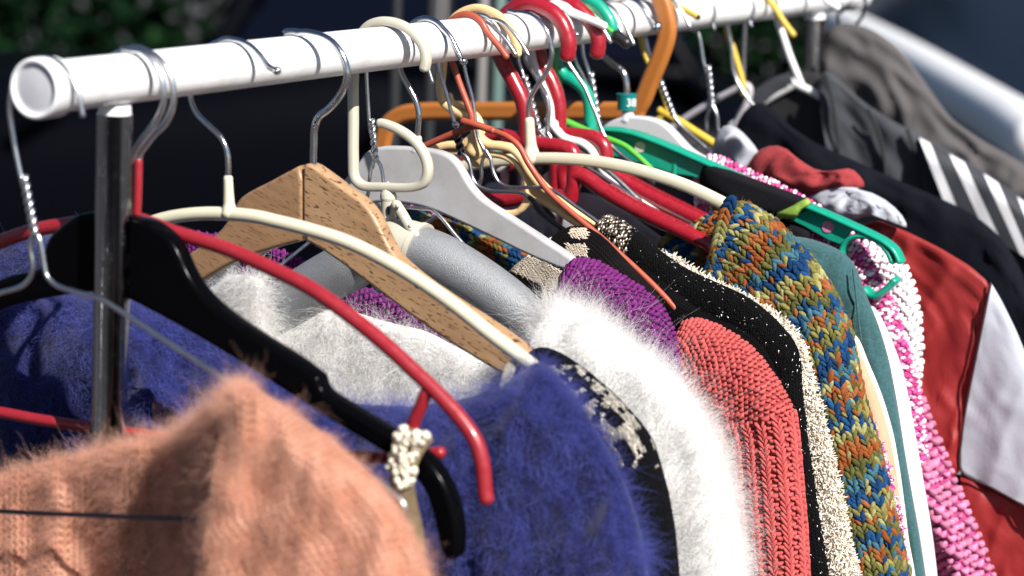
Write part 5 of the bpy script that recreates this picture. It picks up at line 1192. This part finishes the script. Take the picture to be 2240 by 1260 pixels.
# --- silver car parked behind, its window line running towards us on the right
paint = mat('silver_paint', (0.22, 0.245, 0.275), 0.45, 0.2, coat=0.2)
glass = mat('tinted_glass', (0.006, 0.009, 0.02), 0.06, spec=0.6, coat=0.3)
tyre = mat('tyre_rubber', (0.02,0.02,0.02), 0.8); rimm = mat('alloy', (0.5,0.5,0.52), 0.3, 0.9)
trim = mat('black_trim', (0.015,0.015,0.016), 0.4)
A = at_h(1850, 62, 0.98); B = at_h(2240, 285, 0.98)
dirc = Vector((B.x-A.x, B.y-A.y, 0)); Lc = dirc.length; dirc.normalize()
perp = Vector((0,0,1)).cross(dirc)
if perp.x < 0: perp = -perp        # away from us, into the car
def build_car(label, o0, dirc, perp, paint, sc, near_trim, glass, g0=0.7, zs=1.0, nose=1.0, CW=1.75):
    car = thing('car', label, 'car', (o0.x, o0.y, 0))
    org = o0
    def cp(s, q, z): return org+dirc*((s if s < 3.8 else 3.8+(s-3.8)*nose)*sc)+perp*q+Vector((0,0,z*zs))
    CL = 4.5
    # body sections along the car: (s, belt height, half widths)
    V, F = [], []
    stations = [(0.0, 0.55, 0.70), (0.06, 0.66, 0.62), (0.4, 0.80, 0.42), (1.0, 0.95, 0.36), (1.6, 0.99, 0.34), (2.6, 0.98, 0.34), (3.2, 0.96, 0.34), (3.9, 0.86, 0.38), (4.35, 0.74, 0.48), (4.5, 0.58, 0.60)]
    prof = [(0.08, 0.20), (0.0, 0.32), (-0.015, 0.55), (0.0, 0.78), (0.03, 0.92), (0.10, 1.0)]
    for (s, bz, lowz) in stations:
        if s < g0 and g0 > 1: bz = min(bz, 0.82 if g0 > 2 else 0.90)
        taper = 0.10*max(0, abs(s-2.25)/2.25-0.75)*4
        ring = [(q+taper, 0.20+(bz-0.20)*(z-0.20)/0.80) for q, z in prof]
        ring += [(CW-q, z) for q, z in ring[::-1]]
        for q, z in ring: V.append(cp(s, q, z))
    nr = 2*len(prof)
    for i in range(len(stations)-1):
        for k in range(nr):
            F.append((i*nr+k, i*nr+(k+1) % nr, (i+1)*nr+(k+1) % nr, (i+1)*nr+k))
    F.append(tuple(range(nr))); F.append(tuple((len(stations)-1)*nr+k for k in range(nr))[::-1])
    mesh_obj('body', V, F, paint, car)
    # greenhouse: pillars and roof as one shell, panes as parts
    gh = [(0.75, 0.93), (1.45, 1.40), (3.0, 1.42), (3.75, 0.93)]
    def gpt(s, q, z, side): 
        f = (z-0.93)/0.5; inn = 0.07+0.17*f; s = g0+(s-0.7)*(3.8-g0)/3.1
        return cp(s, inn if side == 0 else CW-inn, z)
    V = []; F = []
    for side in (0, 1):
        for s, z in gh: V.append(gpt(s, 0, z, side))
    F = [(0,1,5,4),(1,2,6,5),(2,3,7,6)]
    roofv = [gpt(1.40,0,1.40,0), gpt(3.05,0,1.42,0), gpt(3.05,0,1.42,1), gpt(1.40,0,1.40,1)]
    cen = sum(roofv, Vector())/4+Vector((0,0,0.05))
    mesh_obj('roof', roofv+[cen], [(0,1,4),(1,2,4),(2,3,4),(3,0,4)], paint, car)
    mesh_obj('windscreen', [gpt(3.05,0,1.42,0), gpt(3.80,0,0.94,0), gpt(3.80,0,0.94,1), gpt(3.05,0,1.42,1)], [(0,1,2,3)], glass, car, smooth=False)
    mesh_obj('rear_window', [gpt(0.70,0,0.94,0), gpt(1.40,0,1.40,0), gpt(1.40,0,1.40,1), gpt(0.70,0,0.94,1)], [(0,1,2,3)], glass, car, smooth=False)
    tube('cowl', [gpt(3.86,0,0.935,0), gpt(3.86,0,0.94,0).lerp(gpt(3.86,0,0.94,1), 0.5), gpt(3.86,0,0.935,1)], 0.045, near_trim, car, seg=10)
    for side in (0, 1):
        for (s0, s1, t0, t1) in ((0.85, 2.15, 1.47, 2.15), (2.22, 3.66, 2.22, 3.0)):
            mesh_obj('side_window', [gpt(s0,0,0.985,side), gpt(s1,0,0.985,side), gpt(t1,0,1.385,side), gpt(t0,0,1.385,side)], [(0,1,2,3)], glass, car, smooth=False)
        tube('pillar', [gpt(0.72,0,0.95,side), gpt(1.42,0,1.40,side), gpt(2.2,0,1.42,side), gpt(3.04,0,1.42,side), gpt(3.80,0,0.95,side)], 0.035, paint, car, seg=10)
        tube('pillar', [gpt(2.185,0,0.95,side), gpt(2.185,0,1.40,side)], 0.03, trim, car, seg=8)
        q = -0.012 if side == 0 else CW+0.012
        tube('belt_moulding', [gpt(0.72,0,0.962,side), gpt(2.2,0,0.972,side), gpt(3.76,0,0.962,side)], 0.034, near_trim, car, seg=8)
        for sh in (1.55, 2.75): box('door_handle', cp(sh, q, 0.80), (0.05, 0.16, 0.03), paint, car, 0.008)
        for sw in (0.85, 3.70):
            c0 = cp(sw, 0.10 if side == 0 else CW-0.10, 0.31)
            wh = tube('wheel', [c0-perp*0.10, c0+perp*0.10], 0.31, tyre, car, seg=28, n=3, round_ends=False)
            tube('rim', [c0-perp*0.106, c0+perp*0.106], 0.20, rimm, wh, seg=20, n=3, round_ends=False)
    for q in (0.25, CW-0.25):
        box('headlight', cp(4.44, q, 0.62), (0.18, 0.10, 0.12), glass, car, 0.02); box('tail_light', cp(0.05, q, 0.68), (0.18, 0.08, 0.14), mat('tail_red', (0.3,0.01,0.01), 0.3), car, 0.02)


A2 = at_h(1850, 55, 1.2)
build_car('silver parked car with a dark windscreen behind the far end of the rail', Vector((A2.x, A2.y, 0))+perp*3.80-dirc*0.22, -perp, dirc, paint, 1.0, mat('lit_band_trim', (0.82,0.83,0.85), 0.35), mat('screen_glass', (0.004, 0.007, 0.018), 0.15, spec=0.015), 0.7, 1.285, 0.40, 2.5)  # pale trim colour stands in for sunlight along the cowl and belt line
fl = Vector((fwd.x, fwd.y, 0)).normalized(); rt = Vector((fl.y, -fl.x, 0))
blackcar = mat('black_paint', (0.0012, 0.0015, 0.003), 0.4, spec=0.04)
dglass = mat('dark_glass', (0.002, 0.003, 0.008), 0.1, spec=0.08)
bo = at_d(-890, 400, 7.1)
build_car('black parked car behind the rack', Vector((bo.x, bo.y, 0)), rt, fl, blackcar, 0.80, blackcar, dglass, 2.1)

# --- dark green hedge beyond, at the left
leafm = mat('hedge_leaf', (0.026, 0.062, 0.022), 0.9, vcol=True, spec=0.03)
hc_ = at_d(150, 100, 10.2)
hedge = thing('hedge', 'dark green hedge far out of focus at the upper left', 'hedge', (hc_.x, hc_.y, 0))
n = 42000
aa = rng.uniform(-3.6, 8.0, n); bb_ = rng.normal(0, 0.30, n); zz = rng.uniform(0.05, 2.3, n)
bb_ += 0.12*np.sin(aa*3.1)+0.10*np.sin(zz*4.7+aa*2)
P = np.array([tuple(Vector((hc_.x, hc_.y, 0))+rt*a+fl*b+Vector((0,0,z))) for a, b, z in zip(aa, bb_, zz)])
def unit(v): return v/np.linalg.norm(v, axis=1, keepdims=True)
e1 = unit(rng.normal(0, 1, (n, 3))); e2_ = unit(np.cross(e1, rng.normal(0, 1, (n, 3)))); e3 = np.cross(e1, e2_)
lc = np.array([(0.006,0.022,0.008),(0.002,0.008,0.003),(0.009,0.030,0.010),(0.004,0.015,0.006)])[rng.integers(0, 4, n)]
many('foliage', P, e2_*0.028, e3*0.003, e1*0.050, lc, leafm, hedge, ell_template(5, 3, 0.3))
for k in range(7):
    b0 = Vector((hc_.x, hc_.y, 0))+rt*(-2.4+k*0.62)
    tube('stem', [b0, b0+Vector((0.03, 0.02, 0.7)), b0+Vector((-0.02, 0.05, 1.5))], [0.03, 0.022, 0.012], mat('bark', (0.06,0.045,0.03), 0.9), hedge, seg=8)

# --- four thin upright posts beyond the rail
pg1 = mat('post_grey', (0.22, 0.21, 0.21), 0.5, 0.2); pg2 = mat('post_dark', (0.012,0.013,0.016), 0.6); pg3 = mat('post_green', (0.10, 0.16, 0.145), 0.55)
for px, m_, wpx, lab in ((862, pg2, 22, 'leftmost dark grey post in the blurred background above the beige hook'), (939, pg2, 22, 'second dark grey post in the blurred background above the grey hanger'), (1051, pg1, 22, 'pale grey post in the blurred background behind the orange bar'), (1086, pg3, 26, 'grey-green post in the blurred background beside the pale grey one')):
    q = at_d(px, 250, 2.9)
    t = thing('upright_post', lab, 'post', (q.x, q.y, 0), 'uprights of a stand behind the rack')
    r_ = wpx/FPX*2.9/2
    topz = 1.56 if m_ is pg2 else 1.47
    tube('pole', [Vector((q.x, q.y, 0.02)), Vector((q.x, q.y, 0.8)), Vector((q.x, q.y, topz))], r_, m_, t, seg=16)
    tube('base_plate', [Vector((q.x, q.y, 0.004)), Vector((q.x, q.y, 0.02))], 0.014, pg2, t, seg=20, n=2, round_ends=False)
